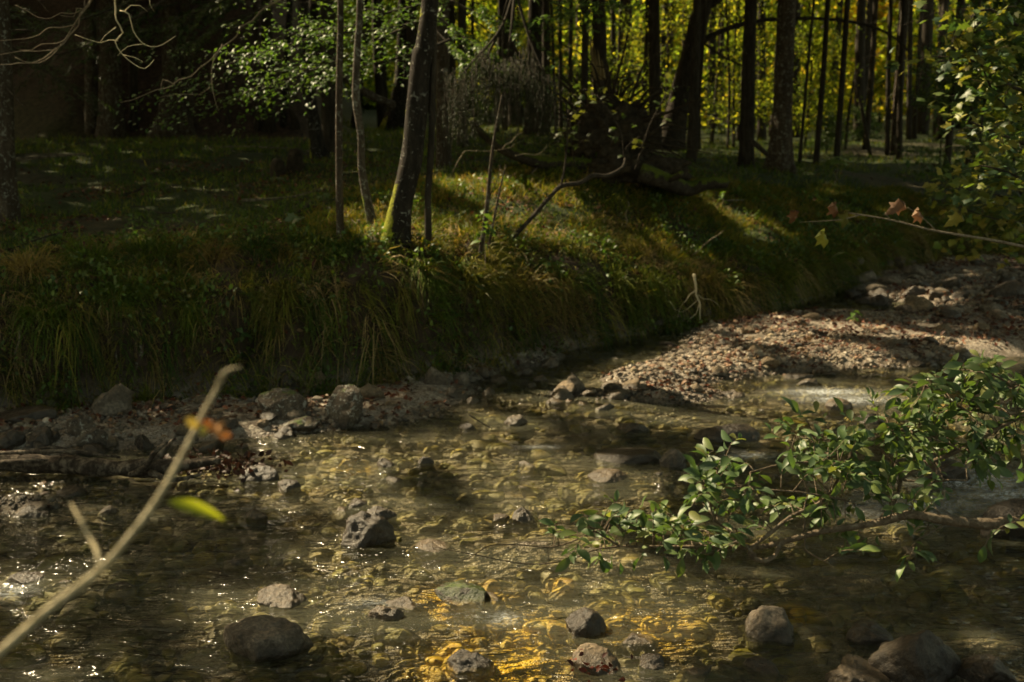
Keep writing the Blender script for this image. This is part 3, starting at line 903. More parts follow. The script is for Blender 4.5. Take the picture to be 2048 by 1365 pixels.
# green branch tip, foreground twig, beech leaves, shrubs
litline((1450, 920), (1410, 1030), .2, 4, 3.4); lit(1480, 1080, .12, 3.4); litline((1640, 930), (1760, 1000), .1, 3, 3.45); lit(1250, 1050, .12, 3.4); lit(1180, 1060, .1, 3.4)
litline((0, 1300), (200, 1140), .12, 3, 1.05); litline((200, 1140), (460, 740), .14, 5, 1.15)
litline((560, 140), (850, 120), .42, 6, 13.0); litline((880, 120), (1010, 130), .25, 4, 15.0)
litline((236, 0), (300, 130), .14, 4, 8.0)
lit(700, 240, .9); lit(740, 235, .8); litline((1410, 300), (1470, 300), .5, 2); lit(1300, 230, .2, 17.0)
litline((1900, 420), (2030, 480), .3, 3, 9.5); lit(1960, 350, .35, 9.5); lit(1820, 420, .05, 7.0); lit(1640, 310, .25)
litline((1960, 740), (1860, 790), .14, 3, 3.9); lit(1840, 290, .3, 14); litline((1900, 60), (2000, 260), .16, 3, 8.5)
LP = np.array([p for p, r in LIT]); LR = np.array([r for p, r in LIT])


def blocked(P, margin=0.12):
    """True where a crown leaf would stand in one of the sun gaps"""
    res = np.zeros(len(P), bool)
    for p, r in zip(LP, LR):
        v = P - p[None]
        t = v @ S
        d = np.linalg.norm(v - t[:, None] * S[None], axis=1)
        res |= (t > 0) & (d < r + margin)
    return res


# ------------------------------------------------------------------ trees
TREES = []
def tree(path, widths, label, mat=M_BARK, group=None, name='tree', height=15.0, flare=None, base_at=None, sides=18, cat='tree', rough=.1, limbs=(), shade_crown=True, seg=.12):
    """path: photo pixels from the base up; the trunk stands at the depth of its base on the ground"""
    b = T(*path[0]) if base_at is None else np.array(base_at)
    Y = b[1]
    P = [D(px, py, Y) for px, py in path]
    P[0] = b.copy(); P[0][2] -= .15
    rr = [w * pix_m(Y) * .5 for w in widths]
    if path[-1][1] <= 5:      # leaves the picture: carry on up
        d = P[-1] - P[-2]; d = d / np.linalg.norm(d); r = rr[-1]
        q = P[-1]
        for k in range(4):
            d = d * .6 + np.array([0, 0, 1]) * .5; d /= np.linalg.norm(d)
            q = q + d * (height - P[-1][2]) / 4
            P.append(q); rr.append(r * (1 - .22 * (k + 1)))
    root = empty(name, b)
    s = int(path[0][0])
    V, Fc = tube(P, rr, sides, seg if Y < 22 else .4, rough, 5.0 if Y < 22 else 2, s, flare)
    mk('trunk', V - b[None], Fc, mat, root)
    for lm in limbs:
        V, Fc = tube([np.array(D(a[0], a[1], Y + (a[2] if len(a) > 2 else 0))) for a in lm[0]], [w * pix_m(Y) * .5 for w in lm[1]], 6, .1, .12, 8, s)
        mk('limb', V - b[None], Fc, mat, root)
    if shade_crown and Y > 12.5:
        rq = np.random.RandomState(s)
        for q in range(rq.randint(4, 9)):
            zt = rq.uniform(.8, 5.2); i = np.argmin(np.abs(np.array([p[2] for p in P]) - b[2] - zt))
            zs = [p[2] - b[2] for p in P]
            c0 = np.array([np.interp(zt, zs, [p[0] for p in P]), np.interp(zt, zs, [p[1] for p in P]), b[2] + zt])
            an = rq.uniform(0, 6.28); d = np.array([math.cos(an), math.sin(an) * .8, rq.uniform(-.35, .3)]); L = rq.uniform(.3, 1.5)
            V, Fc = tube(np.array([c0, c0 + d * L * .5 + [0, 0, -.04], c0 + d * L + [0, 0, -.16 * L + rq.normal() * .06]]), [.014, .009, .002], 5, .15, .1, 10, q)
            mk('dead_twig', V - b[None], Fc, mat, root)
    tag(root, label, cat, group)
    if shade_crown: TREES.append((root, b, P[-1]))
    return root


tree([(12, 440), (8, 250), (0, 0)], [44, 36, 34], 'dark trunk at the very left edge of the picture, standing nearest on the left', M_BARKT, flare=(.25, .6, 4))
tree([(182, 266), (180, 0)], [24, 20], 'slim dark trunk left of the thick one on the shaded left side', M_BARKT, height=18)
tree([(222, 276), (218, 0)], [46, 36], 'thick dark trunk at the foot of the left hillside', M_BARKT, flare=(.5, .5, 5), height=20)
tree([(268, 262), (262, 0)], [18, 15], 'thin dark trunk just right of the thick one on the left', height=18)
tree([(345, 276), (342, 130), (335, 0)], [50, 32, 28], 'big trunk with widely flared roots in the left middle ground', M_BARKT, flare=(.6, 1.3, 3), height=20)
tree([(377, 256), (368, 0)], [24, 19], 'dark trunk just behind the one with flared roots', M_BARKT, height=18)
tree([(456, 262), (452, 150), (445, 0)], [9, 7, 6], 'very thin dark sapling stem in front of the litter slope', height=9)
tree([(514, 258), (510, 0)], [13, 11], 'thin trunk left of a thicker one below the beech spray', height=15)
tree([(537, 262), (533, 0)], [26, 20], 'mid sized trunk below the tip of the beech spray', flare=(.5, .4, 4), height=18)
tree([(566, 256), (572, 130), (580, 0)], [14, 12, 11], 'thin slightly leaning trunk behind the beech spray', M_BARKM)
tree([(640, 316), (622, 220), (612, 120), (606, 0)], [30, 24, 22, 20], 'leaning mossy trunk just left of the tall slender front stem', M_BARKM, flare=(.4, .8, 3))
tree([(660, 312), (655, 0)], [34, 28], 'dark straight trunk directly behind the tall slender front stem')
tree([(680, 482), (678, 300), (679, 140), (681, 0)], [17, 14, 13, 12], 'tall slender straight stem rising from the bank edge left of the mossy tree', M_BARKT, rough=.08, height=12, seg=.06)
tree([(752, 462), (738, 420), (724, 340), (722, 270), (712, 190), (716, 80), (720, 0)], [22, 19, 15, 15, 15, 13, 12], 'crooked slim lichen flecked stem sharing its foot with the mossy tree', M_BARKL, rough=.14, height=12, seg=.05)
tree([(786, 482), (800, 415), (822, 320), (832, 220), (842, 120), (860, 0)], [56, 44, 42, 41, 39, 35], 'stout leaning front tree with yellow green moss up its left side', M_BARKM, flare=(.22, .5, 3), rough=.12, sides=28, seg=.04, height=16)
tree([(857, 500), (856, 400), (862, 300), (866, 180), (868, 0)], [17, 14, 14, 12, 11], 'thin dark stem just right of the stout mossy tree', M_BARK, rough=.12, height=11, seg=.07)
tree([(888, 336), (886, 150), (884, 0)], [32, 26, 24], 'straight brown spruce trunk with dead side twigs right of the stout mossy tree', M_BARKT,
     limbs=[([(884, 260), (905, 262), (908, 258)], [4, 3, 2]), ([(880, 330), (912, 328)], [3, 2]), ([(884, 205), (897, 200), (895, 182)], [4, 3, 2]), ([(886, 215), (920, 200)], [3, 1.5]), ([(888, 290), (915, 270)], [3, 1.5])], height=18)
tree([(784, 262), (796, 210), (804, 130), (808, 0)], [44, 32, 26, 22], 'flared grey trunk in the lit gap left behind the stout mossy tree', M_BARKM, flare=(.5, .7, 3))
tree([(822, 285), (822, 0)], [18, 15], 'dark trunk half hidden behind the stout mossy tree')
tree([(708, 258), (718, 180), (728, 90), (730, 0)], [20, 16, 14, 13], 'leaning mossy trunk in the lit gap behind the crooked stem', M_BARKM)
tree([(926, 296), (924, 0)], [20, 16], 'dark trunk behind the curtain of drooping spruce twigs')
tree([(1010, 262), (1008, 0)], [14, 11], 'thin trunk behind the middle of the drooping spruce twigs')
tree([(1074, 270), (1068, 130), (1070, 0)], [42, 26, 23], 'dark trunk behind the right end of the drooping spruce twigs', flare=(.5, .6, 4))
tree([(1093, 262), (1091, 0)], [16, 12], 'thin trunk touching the right side of the one behind the spruce twigs')
tree([(1122, 262), (1120, 0)], [9, 7], 'pole thin trunk between the spruce twigs and the broken snag')
tree([(1140, 256), (1142, 0)], [10, 8], 'second pole thin trunk left of the broken snag')
tree([(1166, 300), (1172, 0)], [15, 12], 'thin black trunk immediately left of the broken snag')
tree([(1206, 300), (1197, 0)], [30, 26], 'black trunk rising directly behind the broken snag')
tree([(1228, 262), (1226, 0)], [13, 10], 'thin brown trunk right of the broken snag')
tree([(1256, 268), (1252, 0)], [28, 23], 'brown trunk above the root plate', M_BARKT)
tree([(1290, 262), (1288, 0)], [12, 9], 'thin trunk between the brown trunk and the black one above the root plate')
tree([(1312, 300), (1308, 0)], [26, 22], 'straight black trunk right above the root plate')
tree([(1338, 300), (1356, 210), (1380, 120), (1398, 40), (1410, 0)], [50, 42, 40, 38, 32], 'heavy black tree leaning right with a long arched branch', flare=(.5, .4, 3), sides=22,
     limbs=[([(1402, 84), (1450, 60), (1520, 42), (1640, 38), (1740, 52), (1800, 84), (1820, 110)], [14, 11, 9, 7, 6, 4, 2]),
            ([(1400, 20), (1450, -10), (1500, -60)], [22, 16, 12]), ([(1404, 84), (1440, 110), (1480, 130), (1540, 155)], [6, 5, 4, 2])], height=13)
tree([(1382, 325), (1388, 200), (1394, 0)], [22, 18, 15], 'dark stem directly right of the heavy leaning tree')
tree([(1443, 270), (1442, 0)], [15, 12], 'thin trunk in the yellow gap right of the heavy leaning tree', M_BARKT)
tree([(1455, 300), (1459, 180), (1452, 0)], [6, 5, 4], 'wand thin dark sapling in the yellow gap', height=7)
tree([(1492, 335), (1497, 150), (1502, 0)], [29, 25, 23], 'straight dark trunk left of the broad flared one', flare=(.4, .3, 4))
tree([(1524, 282), (1524, 0)], [18, 15], 'trunk seen between the straight dark one and the broad flared one')
tree([(1560, 342), (1566, 200), (1574, 0)], [46, 37, 34], 'broad trunk with flared foot standing in the right grass', M_BARKT, flare=(.4, .6, 4), sides=24, height=18)
tree([(1590, 276), (1592, 0)], [20, 17], 'dark trunk just behind the right side of the broad flared one')
tree([(1616, 262), (1614, 0)], [9, 8], 'thin pale trunk in the bright yellow foliage right of the broad one', M_BARKT)
tree([(1730, 300), (1742, 170), (1752, 0)], [13, 11, 10], 'thin dark trunk left of a close pair on the right')
tree([(1775, 312), (1777, 150), (1782, 0)], [10, 9, 8], 'black pole like trunk in front on the right')
tree([(1790, 312), (1800, 150), (1812, 0)], [20, 18, 15], 'greyish trunk just right of the black pole like one', M_BARKT)
tree([(1818, 280), (1822, 0)], [11, 9], 'thin trunk between the greyish trunk and the thick right one')
tree([(1846, 268), (1852, 120), (1857, 0)], [24, 22, 20], 'thick trunk near the right with bright leaves behind', M_BARK)
tree([(1880, 262), (1884, 0)], [15, 12], 'dark trunk left of the maple shrub at the right')
tree([(1940, 330), (1950, 150), (1956, 0)], [18, 15, 14], 'dim trunk inside the maple shrub at the right', M_BARKT)
tree([(1690, 300), (1698, 225), (1709, 152)], [6, 6, 4], 'left thin pole of the leaning pair that meets at the top', name='dead_pole', cat='dead pole', shade_crown=False)
tree([(1744, 315), (1727, 235), (1709, 150)], [8, 7, 4], 'right thin pole of the leaning pair that meets at the top', name='dead_pole', cat='dead pole', shade_crown=False)

# background trunks: same kind, told apart by nothing but their place
rs = np.random.RandomState(33)
protoT = None
k = 0
xs_b = []
while k < 170:
    px = rs.uniform(860, 2080) if k < 148 else rs.uniform(0, 860)
    Yd = rs.uniform(25, 74) if px > 860 else rs.uniform(33, 48)
    X0 = (px - 1024) / F * Yd / cp * 1.0
    z = H1(X0, Yd)
    if protoT is None:
        root = empty('tree', (X0, Yd, z))
        pts = [(0, 0, -.3), (.1, 0, 3), (.0, .1, 7), (.15, 0, 12), (.1, 0, 17)]
        V, Fc = tube(np.array(pts, float), [.17, .14, .12, .09, .03], 10, .8, .1, 2, 1, (.5, .4, 4))
        mk('trunk', V, Fc, M_BARK, root); protoT = root
    else:
        root = protoT.copy(); COL.objects.link(root); root.location = (X0, Yd, z)
        c = protoT.children[0].copy(); COL.objects.link(c); c.parent = root
    w = rs.uniform(.3, 1.3) if Yd > 34 else rs.uniform(.2, .5)
    root.scale = (w, w, rs.uniform(.9, 1.2)); root.rotation_euler = (rs.normal() * .02, rs.normal() * .025, rs.uniform(0, 6.28))
    if px > 860: tag(root, 'slender background trunk dark against the bright yellow green leaves', 'tree', 'background trunks on the sunlit right')
    else: tag(root, 'dim background trunk in front of the shaded litter slope', 'tree', 'background trunks on the shaded left')
    TREES.append((root, np.array([X0, Yd, z]), np.array([X0, Yd, 15.])))
    k += 1

# crowns: unseen leaf clumps placed to shade the ground, gaps carved for the sun
def footprint(n, rs):
    x = rs.uniform(-24, 24, n); y = rs.uniform(-4, 62, n)
    k = (y < np.interp(x / np.maximum(y, 1), [-.15, 0, .1], [37, 31, 27])) | (x < -0.15 * y)
    return x[k], y[k]


rs = np.random.RandomState(44)
gx, gy = footprint(165000, rs)
gz = np.clip(H(gx, gy), 0, 40)
zz = np.maximum(rs.uniform(8.0, 14.5, len(gx)), gz + rs.uniform(6, 12, len(gx)) * (gz > 3))
cl = fbm(gx * .45, gy * .45, s=91, o=3)
pos = np.stack([gx, gy, gz], 1) + S[None] * ((zz - gz) / S[2])[:, None]
kp = np.interp(gx, [-3, -1.2, -.5, .9, 3], [.56, .58, .64, .58, .62]) + np.clip((gy - 9.0) * .16, 0, .32)  # share of leaves kept, tuned by ground spot to set the shade
kp = np.where(gy < yfoot(gx) + .8, kp, 1.0)
keep = ~blocked(pos, .2) & (rs.rand(len(pos)) < kp)
pos = pos[keep]
tb = np.array([t[2][:2] for t in TREES])
near = np.zeros(len(pos), int)
for i in range(0, len(pos), 5000):
    near[i:i + 5000] = np.argmin(((pos[i:i + 5000, None, :2] - tb[None]) ** 2).sum(-1), 1)
for i, (root, b, top) in enumerate(TREES):
    q = pos[near == i]
    if len(q) < 12:
        q = np.array([top]) + rs.normal(size=(60, 3)) * np.array([1.3, 1.3, 1.0]); q[:, 2] = np.clip(q[:, 2], 11, 20)
        q = q[~blocked(q, .25)]
        if len(q) < 5: continue
    n = len(q)
    cols = np.array([.045, .085, .018])[None] * rs.uniform(.6, 1.5, (n, 1))
    V, Fc, C = place(QUAD, q, rdir(n, rs), rdir(n, rs, .9), rs.uniform(.26, .42, n), cols)
    # the root may be scaled: work in its local space
    root_m = root.matrix_basis.inverted()
    Mx = np.array(root_m)
    V = V @ Mx[:3, :3].T + Mx[:3, 3][None]
    mk('shade_crown', V, Fc, M_CANOPY, root, col=C, smooth=False)

# ------------------------------------------------------------------ understory: bright leafy shrubs and young trees in the background
def leafy_proto(seed, h, r, n, size, pal, mat, z0=.0):
    rs = np.random.RandomState(seed)
    root = empty('young_tree', (0, 0, 0))
    a = Acc()
    V, Fc = tube(np.array([(0, 0, -.3), (.1, .0, h * .4), (0, .1, h * .9)]), [.05, .035, .01], 6, .5); a.add(V, Fc)
    cen = []
    for k in range(16):
        t = rs.uniform(.12, 1); an = rs.uniform(0, 6.28); rr = r * (1.05 - .55 * t) * rs.uniform(.6, 1.1)
        e = np.array([math.cos(an) * rr, math.sin(an) * rr, z0 + h * t + rs.uniform(-.2, .4)])
        st = np.array([0, 0, h * t * .8])
        V, Fc = tube(np.array([st, (st + e) / 2 + [0, 0, .1], e]), [.02, .012, .004], 4, .5); a.add(V, Fc)
        for q in (.35, .6, .8, 1.0): cen.append(st + (e - st) * q)
    a.build('trunk', M_BARK, root)
    cen = np.array(cen)
    ci = rs.randint(0, len(cen), n)
    p = cen[ci] + rs.normal(size=(n, 3)) * np.array([.45, .45, .16]) * (r / 2.0)
    pal = np.array(pal)
    c = pal[(rs.randint(0, len(pal), len(cen)))[ci]] * rs.uniform(.6, 1.3, (n, 1))
    V, Fc, C = place(DIA, p, rdir(n, rs, -.2), rdir(n, rs, 1.4), rs.uniform(.6, 1.3, n) * size, c)
    mk('foliage', V, Fc, mat, root, col=C, smooth=False)
    return root


def spread(protos, spots, label, group, cat, rs):
    used = set()
    for x, y, s in spots:
        k = rs.randint(len(protos)); p = protos[k]
        if k not in used:
            r = p; used.add(k)
        else:
            r = p.copy(); COL.objects.link(r)
            for ch in p.children:
                c = ch.copy(); COL.objects.link(c); c.parent = r
        r.location = (x, y, H1(x, y)); r.scale = (s, s, s * rs.uniform(.85, 1.15)); r.rotation_euler = (0, 0, rs.uniform(0, 6.28))
        tag(r, label, cat, group)
    for k, p in enumerate(protos):
        if k not in used:
            for ch in list(p.children): bpy.data.objects.remove(ch)
            bpy.data.objects.remove(p)


YG = [(.26, .30, .035), (.38, .35, .04), (.16, .22, .035), (.44, .33, .06), (.22, .27, .05), (.07, .11, .025), (.11, .16, .035)]
DG = [(.045, .09, .02), (.075, .12, .025), (.06, .085, .018)]
rs = np.random.RandomState(56)
protos = [leafy_proto(240 + k, h, r, 2600, .11, [(.09, .13, .025), (.16, .20, .03), (.24, .25, .04), (.06, .09, .02)], M_BRIGHT) for k, (h, r) in enumerate([(5, 1.9), (6.5, 2.2), (4, 1.5)])]
spots = []
for k in range(15):
    y = rs.uniform(27, 44); px = rs.uniform(860, 2150)
    spots.append(((px - 1024) / F * y / cp, y, rs.uniform(.55, 1.1)))
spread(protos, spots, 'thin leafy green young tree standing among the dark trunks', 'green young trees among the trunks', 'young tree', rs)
rs = np.random.RandomState(55)
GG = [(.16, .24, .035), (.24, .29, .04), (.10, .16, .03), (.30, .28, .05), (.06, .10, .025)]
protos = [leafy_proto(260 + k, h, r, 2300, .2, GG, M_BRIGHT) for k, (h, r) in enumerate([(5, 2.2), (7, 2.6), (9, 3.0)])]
spots = []
for k in range(42):
    y = rs.uniform(42, 80); px = rs.uniform(690, 1480)
    spots.append(((px - 1024) / F * y / cp, y, rs.uniform(.7, 1.25)))
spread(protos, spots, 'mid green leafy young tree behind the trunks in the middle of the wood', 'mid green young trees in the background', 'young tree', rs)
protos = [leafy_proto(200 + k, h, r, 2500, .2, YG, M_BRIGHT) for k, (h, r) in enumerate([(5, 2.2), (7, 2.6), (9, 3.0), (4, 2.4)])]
spots = []
for k in range(52):
    y = rs.uniform(44, 86); px = rs.uniform(1400, 2300)
    spots.append(((px - 1024) / F * y / cp, y, rs.uniform(.8, 1.4)))
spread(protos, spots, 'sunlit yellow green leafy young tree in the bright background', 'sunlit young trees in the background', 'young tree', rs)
protos = [leafy_proto(220 + k, h, r, 2200, .17, DG, M_LEAF) for k, (h, r) in enumerate([(3, 1.6), (6, 2.0)])]
spots = [((px - 1024) / F * y / cp, y, s) for px, y, s in [(1630, 30, .35), (1700, 33, .4), (1850, 26, .5), (1930, 22, .6), (2010, 20, .7), (1410, 36, .3), (1340, 38, .4), (1230, 40, .5), (1130, 42, .4), (980, 40, .5), (940, 36, .45), (2080, 17, .9), (1990, 27, .9)]]
spread(protos, spots, 'dim green leafy shrub in the middle distance under the tall trunks', 'dim shrubs under the tall trunks', 'shrub', rs)

# far wood that reads as one mass
n = 46000
px = rs.uniform(-400, 2600, n); y = rs.uniform(84, 104, n)
x = (px - 1024) / F * y
z = H(x, y) + rs.uniform(0, 1, n) ** 1.1 * 10
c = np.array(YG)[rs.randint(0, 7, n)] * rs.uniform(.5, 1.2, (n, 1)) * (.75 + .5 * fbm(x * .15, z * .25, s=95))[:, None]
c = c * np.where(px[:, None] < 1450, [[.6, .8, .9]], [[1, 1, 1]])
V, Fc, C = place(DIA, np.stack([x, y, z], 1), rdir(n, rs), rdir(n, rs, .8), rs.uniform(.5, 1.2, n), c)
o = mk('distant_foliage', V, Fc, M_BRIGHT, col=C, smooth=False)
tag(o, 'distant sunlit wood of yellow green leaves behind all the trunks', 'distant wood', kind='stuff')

# ------------------------------------------------------------------ grass
def blades(root, d0, L, W, droop, cols, rs, nseg=4):
    n = len(root)
    t = np.linspace(0, 1, nseg)
    d0 = d0 / np.linalg.norm(d0, axis=1)[:, None]
    side = np.cross(d0, np.array([0, 0, 1.0])[None] + rs.normal(size=(n, 3)) * .6); side /= np.linalg.norm(side, axis=1)[:, None] + 1e-9
    C = root[:, None] + L[:, None, None] * (d0[:, None] * t[None, :, None])
    C[..., 2] -= (L * droop)[:, None] * (t ** 2)[None]
    w = (W[:, None] * (1 - t[None] ** 1.5 * .9)) * .5
    V = np.stack([C - side[:, None] * w[..., None], C + side[:, None] * w[..., None]], 2).reshape(n, -1, 3)
    i = np.arange(nseg - 1) * 2
    F0 = np.stack([i, i + 1, i + 3, i + 2], 1)
    Fc = (F0[None] + (np.arange(n) * nseg * 2)[:, None, None]).reshape(-1, 4)
    return V.reshape(-1, 3), Fc, np.repeat(cols, nseg * 2, axis=0)


GC = np.array([(.045, .085, .014), (.08, .12, .016), (.125, .145, .018), (.18, .165, .028), (.23, .17, .06), (.29, .21, .10)])
def gcol(n, rs, pw):
    return GC[rs.choice(6, n, p=np.array(pw) / sum(pw))] * rs.uniform(.7, 1.25, (n, 1))


def slope(x, y):
    e = .12
    gx_ = (H(x + e, y) - H(x - e, y)) / (2 * e); gy_ = (H(x, y + e) - H(x, y - e)) / (2 * e)
    return np.stack([-gx_, -gy_, 0 * gx_], 1)


rs = np.random.RandomState(66)
# tufts hanging over the bank
nt_ = 6200
x = rs.uniform(-6.5, 9.5, nt_); f = rs.uniform(-.06, 1.5, nt_)
w_ = np.interp(x, PX, WID)
y = yfoot(x) - 0.16 * fbm(x * 0.9, 0 * x, s=21) - 0.12 * fbm(x * 3.1, 0 * x, s=22) + f * w_
dens = fbm(x * 1.5, y * 2.0, s=101)
k = dens > -.21 - .12 * (f < .3) + .04 * np.exp(-((x + 1.6) / .35) ** 2)
x, y, f = x[k], y[k], f[k]
per = 26
tx = np.repeat(x, per) + rs.normal(size=len(x) * per) * .055; ty = np.repeat(y, per) + rs.normal(size=len(x) * per) * .05
n = len(tx)
sl = slope(tx, ty)
sl /= np.maximum(1.0, np.linalg.norm(sl, axis=1))[:, None]
d0 = rs.normal(size=(n, 3)) * .38 + np.repeat(rs.normal(size=(len(x), 3)) * .55, per, axis=0) + sl * .8 + np.array([0, 0, .75])[None]
L = np.repeat(rs.gamma(2.8, .085, len(x)).clip(.07, .55), per) * rs.uniform(.6, 1.15, n)
pc = gcol(len(x), rs, [3, 4, 4, 3, 3, 3]) * rs.uniform(.6, 1.35, (len(x), 1)); cols = np.repeat(pc, per, axis=0) * rs.uniform(.75, 1.25, (n, 1))
# rounded tussocks on the bank edge
TX = []
for px, py, k_ in [(1480, 490, 1.2), (1515, 520, 1.), (1555, 545, 1.), (1440, 500, 1.), (1395, 560, 1.), (1610, 530, .9), (1660, 520, .9), (1720, 510, .9), (1790, 490, .9), (1050, 575, 1.2), (1000, 560, 1.1), (940, 560, 1.), (1120, 590, 1.), (1240, 570, 1.), (1310, 575, 1.),
                   (520, 500, 1.), (420, 520, 1.1), (300, 510, 1.2), (180, 520, 1.1), (60, 540, 1.2), (620, 490, .9), (700, 500, .8), (240, 590, 1.), (90, 640, 1.), (560, 600, .8), (860, 560, .9)]:
    p = T(px, py); TX.append((p[0], p[1], k_))
TX = np.array(TX); pr = 330
q_ = np.repeat(TX, pr, axis=0); m_ = len(q_); an_ = rs.uniform(0, 6.28, m_); ra_ = .16 * np.sqrt(rs.rand(m_)) * q_[:, 2]
tx2 = q_[:, 0] + np.cos(an_) * ra_; ty2 = q_[:, 1] + np.sin(an_) * ra_ * .8
sl2 = slope(tx2, ty2); sl2 /= np.maximum(1, np.linalg.norm(sl2, axis=1))[:, None]
d2 = np.stack([np.cos(an_) * ra_ * 4, np.sin(an_) * ra_ * 4, np.ones(m_) * .9], 1) + rs.normal(size=(m_, 3)) * .25 + sl2 * .45
tx = np.concatenate([tx, tx2]); ty = np.concatenate([ty, ty2]); d0 = np.concatenate([d0, d2]); L = np.concatenate([L, rs.uniform(.22, .5, m_) * q_[:, 2]])
cols = np.concatenate([cols, np.repeat(gcol(len(TX), rs, [3, 4, 4, 2, 1, 0]), pr, axis=0) * rs.uniform(.7, 1.3, (m_, 1))]); n = len(tx)
V, Fc, C = blades(np.stack([tx, ty, H(tx, ty) - .01], 1), d0, L, rs.uniform(.006, .012, n), rs.uniform(.5, 1.4, n), cols, rs)
o = mk('bank_grass', V, Fc, M_GRASS, col=C)
tag(o, 'long drooping grass hanging over the far bank of the stream', 'grass', kind='stuff')
# tussocks on the slope behind the bank edge
nt_ = 5200
x = rs.uniform(-2.2, 8, nt_); y = yfoot(x) + rs.uniform(.9, 5.0, nt_)
k = fbm(x * 1.2, y * 1.2, s=102) > -.2
x, y = x[k], y[k]; per = 20
tx = np.repeat(x, per) + rs.normal(size=len(x) * per) * .07; ty = np.repeat(y, per) + rs.normal(size=len(x) * per) * .07; n = len(tx)
sl = slope(tx, ty); sl /= np.maximum(1.0, np.linalg.norm(sl, axis=1))[:, None]
L = np.repeat(rs.uniform(.10, .30, len(x)), per) * rs.uniform(.6, 1.15, n)
cols = np.repeat(gcol(len(x), rs, [3, 4, 4, 4, 2, 1]), per, axis=0) * rs.uniform(.75, 1.25, (n, 1))
V, Fc, C = blades(np.stack([tx, ty, H(tx, ty) - .01], 1), rs.normal(size=(n, 3)) * .45 + sl * .6 + [0, 0, .9], L, rs.uniform(.006, .012, n), rs.uniform(.3, 1.2, n), cols * [1.25, 1.08, .8], rs)
tag(mk('slope_grass', V, Fc, M_GRASS, col=C), 'yellow green tussocks on the slope between the mossy tree and the root plate', 'grass', kind='stuff')
# forest floor grass
n = 120000
yy = 9 + 27 * rs.rand(n) ** 1.7
xx = rs.uniform(-1, 1, n) * (yy * .52 + .6)
k = (yy - yfoot(xx) > .5)
k &= fbm(xx * .8, yy * .8, s=103) > -.28
k &= fbm(xx * .5, yy * .5, s=73) < .28
k &= ~((xx / yy < -.16) & (yy > 29))
xx, yy = xx[k], yy[k]; n = len(xx)
g_ = vn(xx * 5, yy * 5, s=104) * .5 + .5
L = (.05 + .13 * g_) * rs.uniform(.6, 1.2, n) * (1 + .03 * (yy - 9))
cols = gcol(n, rs, [6, 6, 4, 2, .6, .2]) * (.75 + .6 * g_)[:, None]
V, Fc, C = blades(np.stack([xx, yy, H(xx, yy) - .01], 1), rs.normal(size=(n, 3)) * .4 + [0, 0, 1], L, .004 + .0005 * yy, rs.uniform(.1, .7, n), cols, rs, 3)
o = mk('forest_grass', V, Fc, M_GRASS, col=C)
tag(o, 'short green grass and moss on the forest floor', 'grass', kind='stuff')

# low herbs: small leaves among the grass on the bank
n = 30000
xx = rs.uniform(-6, 9, n); ff = rs.uniform(.0, 3.2, n) ** 1.2; yy = yfoot(xx) + ff
k = fbm(xx * 1.9, yy * 1.9, s=107) > .12
xx, yy = xx[k], yy[k]; n = len(xx)
pp = np.stack([xx, yy, H(xx, yy) + rs.uniform(.02, .16, n)], 1)
pp[:, 1] -= .08
cols = np.array(DG + [(.09, .13, .02)])[rs.randint(0, 4, n)] * rs.uniform(.8, 1.6, (n, 1))
V, Fc, C = place(OVAL, pp, rdir(n, rs, -.1), rdir(n, rs, 2), rs.uniform(.025, .07, n), cols)
tag(mk('ground_herbs', V, Fc, M_LEAF, col=C), 'low leafy herbs scattered through the bank grass', 'herbs', kind='stuff')

# fallen leaves: on the gravel bars, the bank and the floor
xx = rs.uniform(-6, 10, 60000); yy = rs.uniform(6.8, 20, 60000)
zz = H(xx, yy); d_ = yy - yfoot(xx)
k = (zz > 0.015) & (((d_ < .2) & (fbm(xx * 1.5, yy * 1.5, s=111) > -.08)) | ((d_ > .2) & (rs.rand(60000) < .5) & (fbm(xx * 1.2, yy * 1.2, s=112) > .02)))
xx, yy, zz = xx[k][:14000], yy[k][:14000], zz[k][:14000]; n = len(xx)
LC = np.array([(.10, .032, .018), (.14, .05, .025), (.08, .032, .02), (.18, .10, .055), (.06, .03, .02), (.22, .15, .08)])
cols = LC[rs.randint(0, 6, n)] * rs.uniform(.6, 1.2, (n, 1))
V, Fc, C = place(OVAL, np.stack([xx, yy, zz + rs.uniform(.012, .035, n)], 1), rdir(n, rs) * [1, 1, .35], rdir(n, rs, 2.2), rs.uniform(.03, .075, n), cols)
tag(mk('fallen_leaves', V, Fc, M_DRY, col=C), 'reddish brown fallen beech leaves strewn on gravel and bank', 'fallen leaves', kind='stuff')

